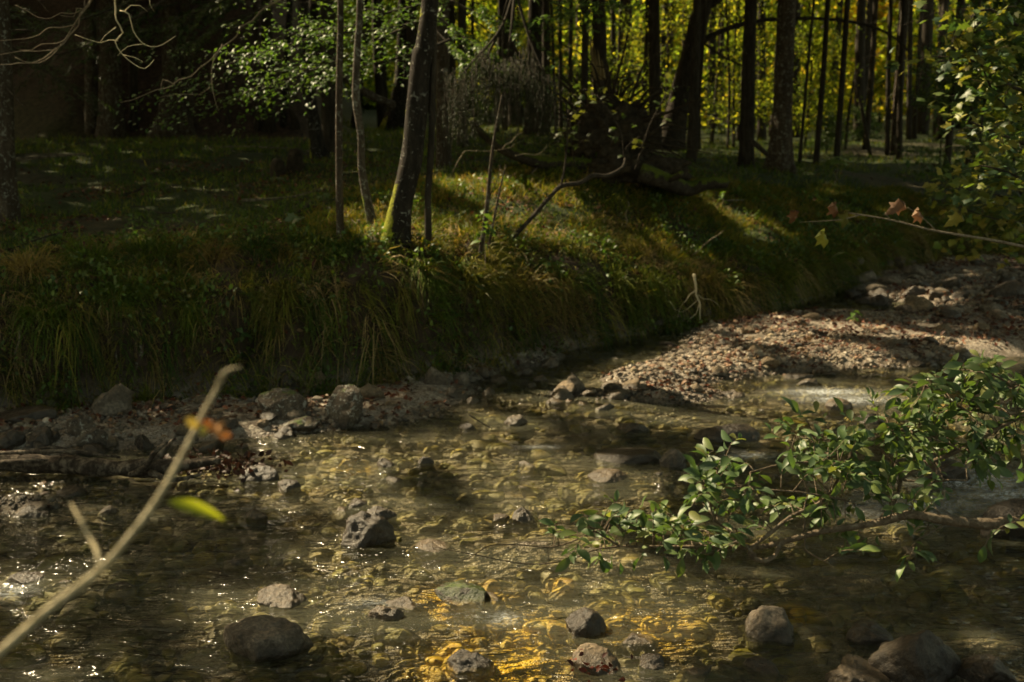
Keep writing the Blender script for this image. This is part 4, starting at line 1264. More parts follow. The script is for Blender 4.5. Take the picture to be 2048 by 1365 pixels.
n = 9000
yy = 10 + 22 * rs.rand(n) ** 1.4; xx = rs.uniform(-1, 1, n) * (yy * .5 + .5)
k = (yy - yfoot(xx) > .6) & (fbm(xx * .9, yy * .9, s=131) > -.02)
xx, yy = xx[k], yy[k]; n = len(xx)
V, Fc, C = place(OVAL, np.stack([xx, yy, H(xx, yy) + rs.uniform(.02, .07, n)], 1), rdir(n, rs) * [1, 1, .4], rdir(n, rs, 2), rs.uniform(.03, .075, n), LC[rs.randint(0, 5, n)] * rs.uniform(.35, .7, (n, 1)))
tag(mk('leaf_litter', V, Fc, M_DRY, col=C), 'brown dead leaves scattered through the grass of the forest floor', 'leaf litter', kind='stuff')
for k in range(46):
    y_ = 11 + 18 * rs.rand(); x_ = rs.uniform(-1, 1) * y_ * .45
    if y_ - yfoot(x_) < .8: continue
    a_ = rs.uniform(0, 6.28); L_ = rs.uniform(.3, 1.3); pts = []
    for t_ in (0, .35, .7, 1):
        qx, qy = x_ + math.cos(a_) * L_ * t_ + rs.normal() * .03, y_ + math.sin(a_) * L_ * t_ + rs.normal() * .03
        pts.append((qx, qy, H1(qx, qy) + .05 + rs.uniform(0, .05)))
    w_s = rs.uniform(.007, .02)
    V, Fc = tube(np.array(pts), [w_s, w_s * .9, w_s * .7, w_s * .3], 6, .1, .2, 9, k)
    tag(mk('fallen_stick', V, Fc, M_DEAD if k % 2 else M_BARK, origin=pts[0]), 'bare fallen stick lying in the grass of the forest floor', 'stick', 'fallen sticks on the forest floor')

# ------------------------------------------------------------------ beech sprays, spruce curtain, shrubs
def spray(name, label, cat, limbs, Y, nleaf, size, pal, mat, bark, group=None, flat=2.5, shape=OVAL, width=.3, droop=-.25, seed=1, twig_r=.004, depth_j=.35, kids=7, klen=.45):
    """a leafy bough: limbs are pixel paths with depth offsets; side twigs carry the leaves"""
    rs = np.random.RandomState(seed)
    root = None
    A = Acc(); LPs, LDs = [], []
    for path, r0 in limbs:
        P = np.array([D(a[0], a[1], Y + (a[2] if len(a) > 2 else 0)) for a in path])
        if root is None: root = empty(name, P[0]); b = P[0]
        V, Fc = tube(P - b, np.linspace(r0, max(r0 * .25, .0015), len(P)), 8, .06, .12, 30, seed); A.add(V, Fc)
        Cc, _ = catmull(P, np.ones(len(P)), .05)
        L = len(Cc)
        for q in range(kids):
            i = int(L * (.15 + .85 * (q + rs.rand() * .8) / kids)); i = min(i, L - 1)
            tn = Cc[min(i + 1, L - 1)] - Cc[max(i - 1, 0)]; tn /= np.linalg.norm(tn) + 1e-9
            sd = np.cross(tn, [0, 0, 1]); sd /= np.linalg.norm(sd) + 1e-9
            d = tn * .7 + sd * (1 if q % 2 else -1) * rs.uniform(.3, 1.0) + np.array([0, 0, rs.uniform(-.35, .35)])
            d /= np.linalg.norm(d)
            ln_ = klen * rs.uniform(.5, 1.2)
            e = Cc[i] + d * ln_ + [0, 0, droop * ln_ * .5]
            mid = Cc[i] + d * ln_ * .5
            V, Fc = tube(np.array([Cc[i], mid, e]) - b, [twig_r, twig_r * .7, twig_r * .3], 5, .08); A.add(V, Fc)
            c2, _ = catmull(np.array([Cc[i], mid, e]), np.ones(3), .02)
            LPs.append(c2); LDs.append(np.broadcast_to(d, c2.shape))
        LPs.append(Cc[int(L * .3):]); LDs.append(np.gradient(Cc, axis=0)[int(L * .3):])
    A.build('bough', bark, root)
    LPs = np.concatenate(LPs); LDs = np.concatenate(LDs)
    i = rs.randint(0, len(LPs), nleaf)
    p = LPs[i]; d = LDs[i] / (np.linalg.norm(LDs[i], axis=1)[:, None] + 1e-9)
    sd = np.cross(d, [0, 0, 1.0]); sd /= np.linalg.norm(sd, axis=1)[:, None] + 1e-9
    sgn = rs.choice([-1, 1], nleaf)[:, None]
    ld = d * rs.uniform(.1, .9, (nleaf, 1)) + sd * sgn * rs.uniform(.4, 1, (nleaf, 1)) + rs.normal(size=(nleaf, 3)) * .25
    ld[:, 2] += droop
    cols = np.array(pal)[rs.randint(0, len(pal), nleaf)] * rs.uniform(.7, 1.3, (nleaf, 1))
    p = p + rs.normal(size=(nleaf, 3)) * width * .05
    V, Fc, C = place(shape, p - b, ld, rdir(nleaf, rs, flat), rs.uniform(.65, 1.15, nleaf) * size, cols)
    mk('foliage', V, Fc, mat, root, col=C, smooth=True)
    tag(root, label, cat, group)
    return root


BEE = [(.07, .13, .04), (.09, .15, .04), (.055, .10, .035), (.11, .17, .04)]
spray('beech_branch', 'layered beech spray catching silvery light left of the stout mossy tree', 'branch',
      [([(900, 20, .8), (800, 60, .4), (700, 110, 0), (600, 150, -.2), (480, 185, -.2)], .02),
       ([(860, 40, .6), (760, 60, .2), (650, 70, 0), (560, 95, 0), (450, 130, .3)], .018),
       ([(900, 80, .8), (820, 110, .3), (730, 130, .0), (640, 135, .0), (540, 175, .2)], .018),
       ([(940, -20, .8), (840, 10, .3), (760, 30, .0), (690, 55, .0), (600, 60, .2)], .018)],
      13.0, 2900, .066, BEE, M_LEAF, M_BARK, seed=71, kids=13, klen=1.45, flat=5, droop=-.08, width=1)
spray('beech_branch', 'smaller beech spray right of the stout mossy tree, lit bright at its edge', 'branch',
      [([(860, 20, .5), (920, 70, .3), (980, 110, 0), (1040, 140, 0)], .018), ([(870, 60, .5), (920, 110, .2), (960, 140, 0), (1000, 150, 0)], .015),
       ([(900, 0, .4), (960, 30, .3), (1020, 50, 0), (1100, 60, 0)], .015)],
      15.0, 2200, .07, BEE + [(.12, .18, .03)], M_LEAF, M_BARK, seed=72, kids=12, klen=.9, flat=5, droop=-.1)
spray('beech_branch', 'dim leafy spray across the top left behind the bare hanging twigs', 'branch',
      [([(620, -30, 1), (480, 0, .6), (340, 10, 0), (200, 30, 0)], .02), ([(500, -40, 1), (420, 30, .6), (330, 60, 0), (250, 90, 0)], .02)],
      18.0, 900, .09, [(.03, .05, .02), (.05, .08, .02)], M_LEAF, M_BARK, seed=73, kids=9, klen=.9, flat=4, droop=-.1)
spray('beech_branch', 'thin leafy spray at the top edge above the broken snag', 'branch',
      [([(1020, -50, .5), (1080, -10, .3), (1140, 20, 0), (1200, 30, 0)], .012), ([(1290, -40, .5), (1230, 0, .3), (1170, 15, 0), (1110, 40, 0)], .012)],
      12.0, 380, .08, BEE, M_LEAF, M_BARK, seed=74, kids=6, klen=.5, flat=4, droop=-.1)

NEED = (np.array([(0, -.05, 0), (.5, -.06, 0), (1, 0, 0), (.5, .06, 0)]), np.array([(0, 1, 2, 3)]))
spray('spruce_branch', 'dim spruce boughs behind the fan of bare twigs at the top left', 'branch',
      [([(330, -30, .5), (220, 20, .2), (120, 50, 0), (40, 60, 0)], .02), ([(330, 0, .5), (230, 60, .2), (150, 100, 0), (60, 120, 0)], .02), ([(-60, 60, .5), (30, 100, .2), (100, 150, 0), (160, 190, 0)], .018), ([(-80, 20, .3), (20, 30, 0), (90, 45, 0)], .018)],
      14.0, 5200, .07, [(.03, .05, .018), (.045, .07, .02)], M_LEAF, M_BARK, seed=171, kids=12, klen=.8, flat=1.5, droop=-.3, shape=NEED)
spray('spruce_branch', 'dim drooping spruce boughs between the hook shaped twigs and the beech spray', 'branch',
      [([(520, -40, .5), (430, 10, .2), (350, 40, 0), (290, 70, 0)], .02), ([(600, -40, .5), (520, 20, .2), (440, 50, 0), (380, 90, 0)], .02)],
      16.0, 3200, .07, [(.035, .06, .018), (.06, .09, .02)], M_LEAF, M_BARK, seed=172, kids=12, klen=.9, flat=1.5, droop=-.3, shape=NEED)

# drooping spruce twigs (curtain in front of the trunks, centre)
rs = np.random.RandomState(75)
Y0 = 14.0
root = empty('spruce_bough', D(1000, 60, Y0)); b = D(1000, 60, Y0)
A = Acc(); Nn = Acc()
for path in ([(1030, -20, .3), (1000, 60, .1), (940, 130, 0), (900, 180, -.1)], [(1030, -20, .3), (1020, 80, 0), (1010, 140, .2)], [(1030, -20, .3), (1060, 80, .1), (1090, 150, -.1), (1105, 190, 0)],
             [(1000, 60, .1), (960, 140, .3), (930, 170, .3)], [(1020, 80, 0), (1050, 130, .2), (1070, 165, .2)]):
    P = np.array([D(a[0], a[1], Y0 + a[2]) for a in path])
    V, Fc = tube(P - b, np.linspace(.022, .006, len(P)), 6, .1, .1, 10, 3); A.add(V, Fc)
ps, ds = [], []
for k in range(420):
    u = rs.uniform(-1, 1); px = 1005 + u * 110 + rs.normal() * 9; py = 118 + 40 * u * u + rs.uniform(-20, 40) + 14 * math.sin(px * .07)
    p = D(px, py, Y0 + rs.uniform(-.5, .5)); L = rs.uniform(.12, .85)
    q = p + [rs.normal() * .05, rs.normal() * .05, -L]
    V, Fc = tube(np.array([p, (p + q) / 2 + rs.normal(size=3) * .02, q]) - b, [.003, .0025, .001], 4, .3); A.add(V, Fc)
    m_ = 46
    t = rs.rand(m_)[:, None]
    ps.append(p + (q - p) * t); ds.append(rs.normal(size=(m_, 3)) * .8 + [0, 0, -.8])
ps = np.concatenate(ps); ds = np.concatenate(ds); n = len(ps)
V, Fc, C = place((np.array([(0, -.05, 0), (.5, -.06, 0), (1, 0, 0), (.5, .06, 0)]), np.array([(0, 1, 2, 3)])), ps - b, ds, rdir(n, rs), rs.uniform(.03, .055, n), np.array([[.012, .020, .007]]) * rs.uniform(.6, 1.5, (n, 1)))
A.build('bough', M_BARK, root); mk('foliage', V, Fc, M_CANOPY, root, col=C)
tag(root, 'dark curtain of drooping spruce twigs hanging in the centre before the trunks', 'spruce bough')

# ------------------------------------------------------------------ bare hanging twigs, top left
def bare(name, label, cat, limbs, Y, mat, group=None, seed=1, sides=6, jag=.012):
    rs = np.random.RandomState(seed)
    A = Acc(); root = None
    for path, w in limbs:
        P = np.array([D(a[0], a[1], Y + (a[2] if len(a) > 2 else 0)) for a in path])
        if root is None: b = P[0].copy()
        root = True
        C, rr = catmull(P, np.linspace(w, w * .35, len(P)) * pix_m(Y) * .36, .12)
        C[1:-1] += rs.normal(size=C[1:-1].shape) * jag
        V, Fc = tube(C - b, rr, sides, .06, .15, 25, seed); A.add(V, Fc)
    o = A.build(name, mat, loc=b)
    tag(o, label, cat, group)
    return o


bare('hanging_twig', 'pale sunlit bare twigs hanging in a hook shape at the top left', 'twig',
     [([(235, -40), (237, 20), (240, 60), (233, 90), (245, 110), (265, 130), (290, 135), (308, 120)], 5),
      ([(240, 22), (258, 26), (270, 60), (290, 88), (320, 92), (352, 72)], 4), ([(236, 82), (200, 84), (175, 80), (150, 70)], 3), ([(290, 88), (260, 100), (235, 112)], 2.5),
      ([(232, 55), (215, 75), (200, 86)], 2.5), ([(245, 110), (270, 118), (286, 124)], 2.5), ([(250, 22), (262, 8), (280, 10), (295, 24)], 3), ([(300, -20), (302, 8), (308, 24)], 2.5)], 8.0, M_TWIGF, seed=81)
bare('hanging_twig', 'fan of dim bare twigs drooping at the top left corner', 'twig',
     [([(200, -30), (150, 50), (110, 100), (60, 125), (0, 130)], 5), ([(185, -10), (160, 20), (120, 28), (80, 35), (30, 10)], 3), ([(195, -20), (130, 80), (80, 125), (30, 115)], 4),
      ([(150, 50), (100, 60), (50, 78), (0, 82)], 3), ([(130, 80), (90, 90), (40, 100)], 3), ([(170, 20), (140, 30), (118, 30)], 3), ([(110, 100), (70, 105), (0, 110)], 3)], 9.0, M_TWIG, seed=82)
bare('hanging_twig', 'long thin bare twig crossing the dark trunks below the beech spray', 'twig',
     [([(560, 0), (500, 40), (440, 100), (380, 150), (310, 185), (240, 205)], 5), ([(445, 90), (430, 110), (425, 150), (422, 170), (432, 210), (438, 222)], 4), ([(350, 170), (325, 160), (322, 185)], 3), ([(420, 175), (400, 190), (320, 195)], 3)], 10.0, M_TWIG, seed=83)
bare('hanging_twig', 'drooping dark twig with side shoots at the top centre beside the spruce curtain', 'twig',
     [([(1030, -30), (1012, 20), (1010, 70), (1008, 120)], 6), ([(900, -20), (940, 30), (1000, 80), (1050, 115)], 4), ([(880, 20), (900, 60), (980, 90)], 3)], 12.0, M_BARK, seed=84)

# ------------------------------------------------------------------ uprooted tree: root plate, fallen log, broken snag
c = D(1230, 330, 15.2)
root = empty('uprooted_stump', (c[0], c[1], H1(c[0], c[1])))
b = np.array(root.location)
V, Fc = rock_verts(5, .52, .3, .56, 901, .35, .42)
V[:, 2] *= 1.0
cc = D(1215, 275, 15.2) - b
mk('root_plate', V + cc, Fc, M_ROOT, root)
rs = np.random.RandomState(91)
A = Acc()
for k in range(95):
    a = rs.uniform(0, 6.28); st = cc + np.array([math.cos(a) * .5, rs.uniform(-.35, .15), math.sin(a) * .58])
    d = np.array([math.cos(a), rs.uniform(-.6, .3), math.sin(a)]); L = rs.uniform(.2, 1.1)
    p1 = st + d * L * .5 + rs.normal(size=3) * .06; p2 = p1 + d * L * .4 + rs.normal(size=3) * .1 + [0, 0, -.12]
    w = rs.uniform(.006, .026)
    V, Fc = tube(np.array([st, p1, p2]), [w, w * .6, w * .2], 6, .08, .2, 15, k); A.add(V, Fc)
A.build('roots', M_ROOT, root)
V, Fc = rock_verts(5, .7, .4, .26, 905, .3, .35)
mk('soil_mound', V + (D(1270, 345, 15.0) - b), Fc, M_ROOT, root)
tag(root, 'dark root plate of an uprooted tree bristling with roots on the far bank', 'uprooted stump')


def log(name, label, pix, widths, Ys, mat, cat='log', sides=18, rough=.16, limbs=(), seed=5, endmat=None, group=None):
    P = np.array([D(a[0], a[1], y) for a, y in zip(pix, Ys)])
    b = P[0].copy()
    rr = [w * pix_m(y) * .5 for w, y in zip(widths, Ys)]
    V, Fc = tube(P - b, rr, sides, .05, rough, 5, seed)
    if limbs:
        root = empty(name, b)
        mk('stem', V, Fc, mat, root)
        for lp, lw, ly in limbs:
            Q = np.array([D(a[0], a[1], y) for a, y in zip(lp, ly)])
            V, Fc = tube(Q - b, [w * pix_m(y) * .5 for w, y in zip(lw, ly)], 8, .04, .15, 12, seed); mk('limb', V, Fc, mat, root)
        o = root
    else:
        o = mk(name, V, Fc, mat, loc=b)
    tag(o, label, cat, group)
    return o


log('mossy_log', 'mossy fallen log lying right of the root plate with a pale bare end', [(1280, 345), (1330, 362), (1375, 378), (1410, 368), (1455, 366)], [34, 34, 30, 26, 22], [T(1290, 395)[1] - .3] * 2 + [T(1375, 400)[1] - .35] * 3, M_LOGM,
    limbs=[([(1330, 362), (1358, 352), (1362, 345)], [14, 13, 12], [T(1290, 395)[1] - .3, T(1290, 395)[1] - .5, T(1290, 395)[1] - .55]), ([(1375, 380), (1372, 392)], [20, 8], [T(1375, 400)[1] - .35] * 2)])
log('fallen_log', 'fallen brown log slanting down from the left to the root plate', [(942, 240), (965, 268), (1010, 300), (1080, 325), (1160, 330), (1220, 335)], [10, 14, 20, 24, 28, 30], [14.6, 14.7, 14.8, 15, 15, 15.1], M_LOGM)
log('fallen_log', 'brown fallen log leaning in the lit gap behind the crooked stem', [(682, 150), (730, 185), (785, 212)], [14, 16, 18], [20, 20.5, 21], M_BARKT)
log('fallen_log', 'dark branch lying on the grass at the left far away', [(30, 318), (90, 314), (170, 308)], [5, 5, 4], [18, 18.5, 19], M_DEAD)
log('fallen_log', 'short leaning log at the foot of the broad flared trunk on the right', [(1500, 280), (1515, 292), (1535, 310)], [8, 9, 9], [19, 19, 19], M_BARK)
# curved branch over the bank
log('curved_branch', 'dark curved branch rising from the bank to the root plate', [(962, 538), (1000, 500), (1050, 450), (1100, 395), (1122, 373), (1160, 366), (1185, 352), (1215, 352), (1245, 335), (1250, 318)],
    [9, 10, 9, 8, 9, 8, 9, 8, 7, 5], [11.6, 11.7, 11.9, 12.1, 12.2, 12.4, 12.5, 12.6, 12.8, 12.9], M_BARK, 'branch', 10, .2,
    limbs=[([(1122, 373), (1130, 330), (1135, 270), (1132, 200)], [5, 4, 3, 2], [12.2, 12.2, 12.2, 12.2])])
tree([(955, 520), (972, 430), (985, 300), (1004, 190)], [11, 9, 6, 3], 'thin dark leafless stem rising from the bank beside the curved branch', M_BARKT, height=4, name='sapling', cat='sapling', shade_crown=False,
     limbs=[([(976, 400), (998, 350), (1000, 330)], [3, 2, 1]), ([(968, 470), (990, 440)], [3, 2])])
tree([(970, 500), (1000, 380), (1012, 330)], [5, 4, 2], 'second finer sapling between the thin stem and the curved branch', M_BARKT, name='sapling', cat='sapling', shade_crown=False)
# pale twigs by the fallen log
bare('dead_twig', 'pale bare twigs arching over the fallen log in the centre', 'twig',
     [([(905, 345), (925, 310), (945, 302), (1000, 300), (1030, 288)], 3), ([(1030, 312), (1070, 308), (1095, 290)], 3), ([(1005, 300), (1022, 280), (1048, 265)], 4), ([(1000, 340), (1015, 352), (1030, 350)], 2.5)], 13.2, M_TWIG, seed=85)

# broken snag with splintered top
root = empty('broken_snag', T(1196, 300)); b = np.array(root.location); Y0 = b[1]
P = np.array([b + [0, 0, -.2], D(1200, 200, Y0), D(1196, 150, Y0)])
V, Fc = tube(P - b, [.13, .11, .10], 16, .1, .12, 6, 2, (.3, .4, 3)); mk('trunk', V, Fc, M_BARKT, root)
rs = np.random.RandomState(92)
for k, (px, py) in enumerate([(1181, 75), (1188, 92), (1196, 100), (1203, 118), (1192, 130), (1185, 112)]):
    t0 = D(px + rs.uniform(-3, 5) + 4, 160, Y0 - .08) - b; t1 = D(px, py, Y0 - .05 + .02 * k) - b
    V, Fc = tube(np.array([t0, (t0 + t1) / 2, t1]), [.05, .035, .004], 5, .1, .2, 12, k); mk('splinter', V, Fc, M_PALEW, root)
tag(root, 'broken snag with pale splintered top above the root plate', 'broken trunk')

# stump on the left lawn
p = T(592, 345); root = empty('stump', p)
V, Fc = tube(np.array([(0, 0, -.1), (0, 0, .18), (.02, 0, .34)]), [.16, .13, .11], 16, .05, .25, 8, 3, (.12, .8, 4)); mk('trunk', V, Fc, M_ROOT, root)
V, Fc = tube(np.array([(-.22, -.3, -.1), (-.22, -.28, .1), (-.2, -.27, .2)]), [.13, .11, .08], 12, .05, .25, 8, 4); mk('side_stub', V, Fc, M_ROOT, root)
tag(root, 'short dark rotten stump on the shaded grass left of the slender stem', 'stump')
p = T(590, 262)
V, Fc = tube(np.array([(0, 0, -.1), (0, 0, .2), (-.12, 0, .5)]), [.2, .12, .05], 12, .08, .2, 5, 3)
tag(mk('stump', V, Fc, M_ROOT, loc=p), 'small pointed stump far back below the beech spray', 'stump')

# driftwood log at the left
root_pix = [(-40, 915), (60, 928), (140, 930), (240, 938), (340, 934), (440, 922)]
o = log('driftwood_log', 'weathered grey driftwood log with broken roots lying at the left water edge', root_pix, [34, 34, 36, 34, 34, 16], [7.35, 7.3, 7.3, 7.2, 7.15, 7.15], M_DRIFT, rough=.42, sides=26, seed=8,
        limbs=[([(-20, 908), (40, 905), (120, 903), (160, 905), (240, 915)], [8, 10, 9, 9, 5], [7.2, 7.15, 7.1, 7.1, 7.1]),
               ([(0, 925), (50, 922), (95, 921)], [12, 11, 5], [7.15, 7.1, 7.1]), ([(260, 950), (290, 935), (310, 905), (335, 885)], [12, 12, 10, 6], [7.05, 7.0, 7.0, 7.05]),
               ([(300, 930), (325, 905), (345, 880)], [20, 14, 6], [7.2, 7.2, 7.3]), ([(40, 908), (100, 896), (140, 900), (200, 905)], [7, 8, 7, 4], [7.2, 7.2, 7.2, 7.15]),
               ([(300, 945), (345, 960), (400, 950)], [14, 12, 7], [7.05, 7.0, 7.1]), ([(330, 940), (380, 925), (430, 915)], [18, 14, 7], [7.15, 7.15, 7.2])])
rs = np.random.RandomState(93)
n = 320
base = np.array(G(420, 930, .05))
pp = base[None] + rs.normal(size=(n, 3)) * [.22, .1, .035]
V, Fc, C = place(OVAL, pp - base, rdir(n, rs), rdir(n, rs, .6), rs.uniform(.03, .07, n), np.array([(.035, .018, .012)]) * rs.uniform(.4, 1.6, (n, 1)))
tag(mk('leaf_pile', V, Fc, M_DRY, col=C, loc=base), 'dark heap of wet rotting leaves caught at the end of the driftwood', 'leaf pile', kind='stuff')
base = np.array(G(1195, 1335, .10)); n = 26
pp = base[None] + rs.normal(size=(n, 3)) * [.07, .06, .02]
V, Fc, C = place(OVAL, pp - base, rdir(n, rs), rdir(n, rs, .8), rs.uniform(.025, .045, n), np.array([(.10, .025, .014)]) * rs.uniform(.3, 1.3, (n, 1)))
tag(mk('leaf_pile', V, Fc, M_DRY, col=C, loc=base), 'wet red dead leaves clinging to the rock at the bottom edge', 'leaf pile', kind='stuff')

# roots and sticks on the bank
bare('exposed_root', 'reddish brown root curving down the grassy bank at the left', 'root', [([(146, 605), (165, 630), (185, 660), (205, 700)], 12)], 9.3, M_BARKT, sides=10)
bare('exposed_root', 'hook shaped brown root near the foot of the left bank', 'root', [([(282, 690), (276, 720), (262, 745), (245, 755), (230, 745)], 9), ([(232, 700), (240, 740), (236, 760)], 3)], 9.0, M_BARKT, sides=10)
bare('dead_stick', 'thin grey stick leaning on the grass at the left edge', 'stick', [([(38, 660), (25, 720), (0, 765)], 5)], 8.8, M_TWIG)
bare('dead_stick', 'pale sunlit broken stake hanging over the bank in front of the gravel bar', 'stick',
     [([(1388, 548), (1396, 590), (1400, 640)], 9), ([(1394, 580), (1370, 600), (1355, 630), (1352, 660)], 3), ([(1396, 590), (1420, 600), (1440, 615)], 2), ([(1395, 600), (1365, 625), (1340, 615)], 2), ([(1398, 610), (1380, 640), (1360, 655)], 2.5)], 12.2, M_TWIGF, seed=86)
bare('dead_stick', 'thin pale stem standing in the grass above the sunlit bank', 'stick', [([(1250, 455), (1253, 425), (1256, 402)], 3)], 13.2, M_TWIG)
bare('dead_stick', 'slanting stick poking out of the tussock beyond the stake', 'stick', [([(1385, 510), (1420, 478), (1450, 460)], 4)], 12.6, M_TWIG)
bare('dead_stick', 'dark stick lying in the water left of the pale glinting stone', 'stick', [([(938, 830), (960, 845), (985, 858)], 5)], 8.4, M_BARK)
bare('dead_stick', 'slim stick lying on the cobbles at the foot of the central bank', 'stick', [([(1020, 700), (1045, 690), (1062, 672)], 5), ([(870, 700), (905, 690)], 4)], 11.0, M_TWIG)

# ------------------------------------------------------------------ right side: maple shrub, withered twig, seedlings
MG = [(.07, .11, .03), (.10, .14, .035), (.045, .085, .04), (.15, .17, .03), (.21, .19, .035)]
spray('maple_shrub', 'dark maple branches with broad lobed leaves filling the upper right corner', 'shrub',
      [([(2150, 200, 1), (2040, 180, .5), (1960, 130, 0), (1900, 100, -.2)], .02), ([(2150, 100, 1), (2050, 60, .5), (1980, 20, 0), (1930, 40, 0)], .02),
       ([(2150, 300, 1), (2060, 290, .5), (1980, 260, 0), (1930, 240, 0)], .02), ([(2180, 380, 1), (2080, 370, .4), (2000, 340, 0), (1950, 330, 0)], .018),
       ([(2180, 240, .4), (2050, 230, .2), (1990, 190, 0), (1950, 90, -.4)], .018)],
      8.5, 760, .10, MG, M_LEAF, M_BARK, seed=76, shape=MAP, kids=9, klen=.55, flat=2.0, droop=-.35, width=1.2)
spray('maple_shrub', 'yellowing lower maple foliage above the upstream gravel at the right edge', 'shrub',
      [([(2180, 470, 1), (2090, 450, .5), (2000, 440, 0), (1930, 420, 0)], .015), ([(2180, 420, 1), (2080, 410, .5), (1990, 390, 0), (1900, 370, 0)], .015), ([(2150, 500, .6), (2060, 480, .3), (1990, 470, 0)], .012)],
      10.5, 560, .10, [(.09, .13, .02), (.16, .17, .03), (.22, .19, .04), (.06, .09, .02)], M_LEAF, M_BARK, seed=77, shape=MAP, kids=8, klen=.5, flat=1.6, droop=-.35, width=1.5)
spray('maple_shrub', 'yellow green maple twigs hanging in front of the root plate', 'shrub',
      [([(1250, 330, .2), (1240, 260, 0), (1200, 200, 0), (1160, 170, 0)], .01), ([(1270, 340, .3), (1300, 250, .1), (1330, 190, 0), (1330, 150, 0)], .01), ([(1150, 330, .3), (1140, 260, .1), (1150, 210, 0)], .008)],
      13.0, 70, .10, [(.06, .08, .02), (.10, .10, .03), (.045, .07, .02)], M_LEAF, M_BARK, seed=78, shape=MAP, kids=6, klen=.35, flat=2, droop=-.4, width=1)
# withered maple twig
Yw = 7.0
root = empty('withered_maple_twig', D(2080, 500, Yw)); b = np.array(root.location)
A = Acc()
for path, w in [([(2080, 500), (1980, 480), (1870, 462), (1780, 440), (1690, 425)], 7), ([(1720, 430), (1680, 440), (1600, 445)], 3), ([(1780, 440), (1770, 425)], 3), ([(1870, 460), (1850, 440), (1815, 415)], 3)]:
    P = np.array([D(a[0], a[1], Yw) for a in path]); V, Fc = tube(P - b, np.linspace(w, w * .4, len(P)) * pix_m(Yw) * .5, 7, .06, .15, 25, 4); A.add(V, Fc)
A.build('twig', M_TWIG, root)
for px, py, dr, sz_, colr in [(1665, 405, (.5, 0, -.8), .12, (.16, .09, .05)), (1690, 420, (.3, 0, -1), .13, (.16, .16, .04)), (1810, 405, (-.7, 0, -.5), .13, (.17, .10, .06)), (1830, 420, (.6, 0, -.5), .12, (.15, .09, .05)),
                              (1592, 420, (-.1, 0, -1), .1, (.2, .1, .05)), (1925, 430, (-.6, 0, -.5), .12, (.22, .20, .04)), (1640, 462, (.4, 0, -.5), .14, (.16, .19, .03))]:
    V, Fc, C = place(CURL, np.array([D(px, py, Yw - .03)]) - b, np.array([dr], float), np.array([[.2, -1, .4]]), np.array([sz_]), np.array([colr]))
    mk('leaf', V, Fc, M_DRY, root, col=C)
tag(root, 'thin bare twig with withered curled maple leaves reaching in from the right edge', 'twig')
# seedling with pale maple leaf and others
def seedling(px, py, hpx, n, label, sz_, pal, seed, shape=MAP):
    rs = np.random.RandomState(seed); p = T(px, py); root = empty('seedling', p); k = pix_m(p[1])
    top = np.array([rs.normal() * .03, 0, hpx * k])
    V, Fc = tube(np.array([(0, 0, -.02), top * .5 + [.02, 0, 0], top]), [.005, .004, .003], 5, .05); mk('stem', V, Fc, M_TWIG, root)
    cols = np.array(pal)[rs.randint(0, len(pal), n)]
    d = rdir(n, rs, 0); d[:, 2] = -.15
    V, Fc, C = place(shape, top + rs.normal(size=(n, 3)) * [.02, .02, .02 * n / 3] , d, rdir(n, rs, 3), rs.uniform(.8, 1.2, n) * sz_, cols); mk('foliage', V, Fc, M_LEAF, root, col=C)
    tag(root, label, 'seedling')
seedling(1668, 372, 52, 5, 'maple seedling with broad pale leaves in the grass right of the broad trunk', .26, [(.12, .18, .05), (.16, .22, .06)], 1)
seedling(600, 452, 20, 4, 'pale broad leafed plant on the bank left of the slender stem', .14, [(.14, .18, .10)], 2)
seedling(640, 420, 28, 5, 'small pale leafed herb left beside the slender stem', .1, [(.12, .16, .07)], 3)
seedling(45, 400, 22, 6, 'small yellow green herb at the foot of the left edge trunk', .1, [(.16, .2, .04)], 4)
seedling(950, 600, 22, 9, 'bluish leafed herb on the face of the central bank', .09, [(.06, .1, .05)], 5, OVAL)
seedling(968, 560, 105, 14, 'young ash shoot with narrow leaves beside the foot of the thin stem', .12, [(.08, .14, .05), (.1, .16, .04)], 6, OVAL)
seedling(1440, 415, 26, 9, 'bright small herb on the slope below the mossy log end', .08, [(.12, .2, .03)], 7, OVAL)
seedling(600, 530, 18, 10, 'pale small leafed plant on the upper left bank', .06, [(.16, .2, .1)], 8, OVAL)
seedling(480, 1000 - 260, 20, 12, 'round leafed plant growing at the foot of the left bank', .12, [(.05, .1, .03)], 9, OVAL)
seedling(1700, 652, 20, 9, 'little green plant growing on the gravel bar', .09, [(.08, .14, .03)], 10, OVAL)

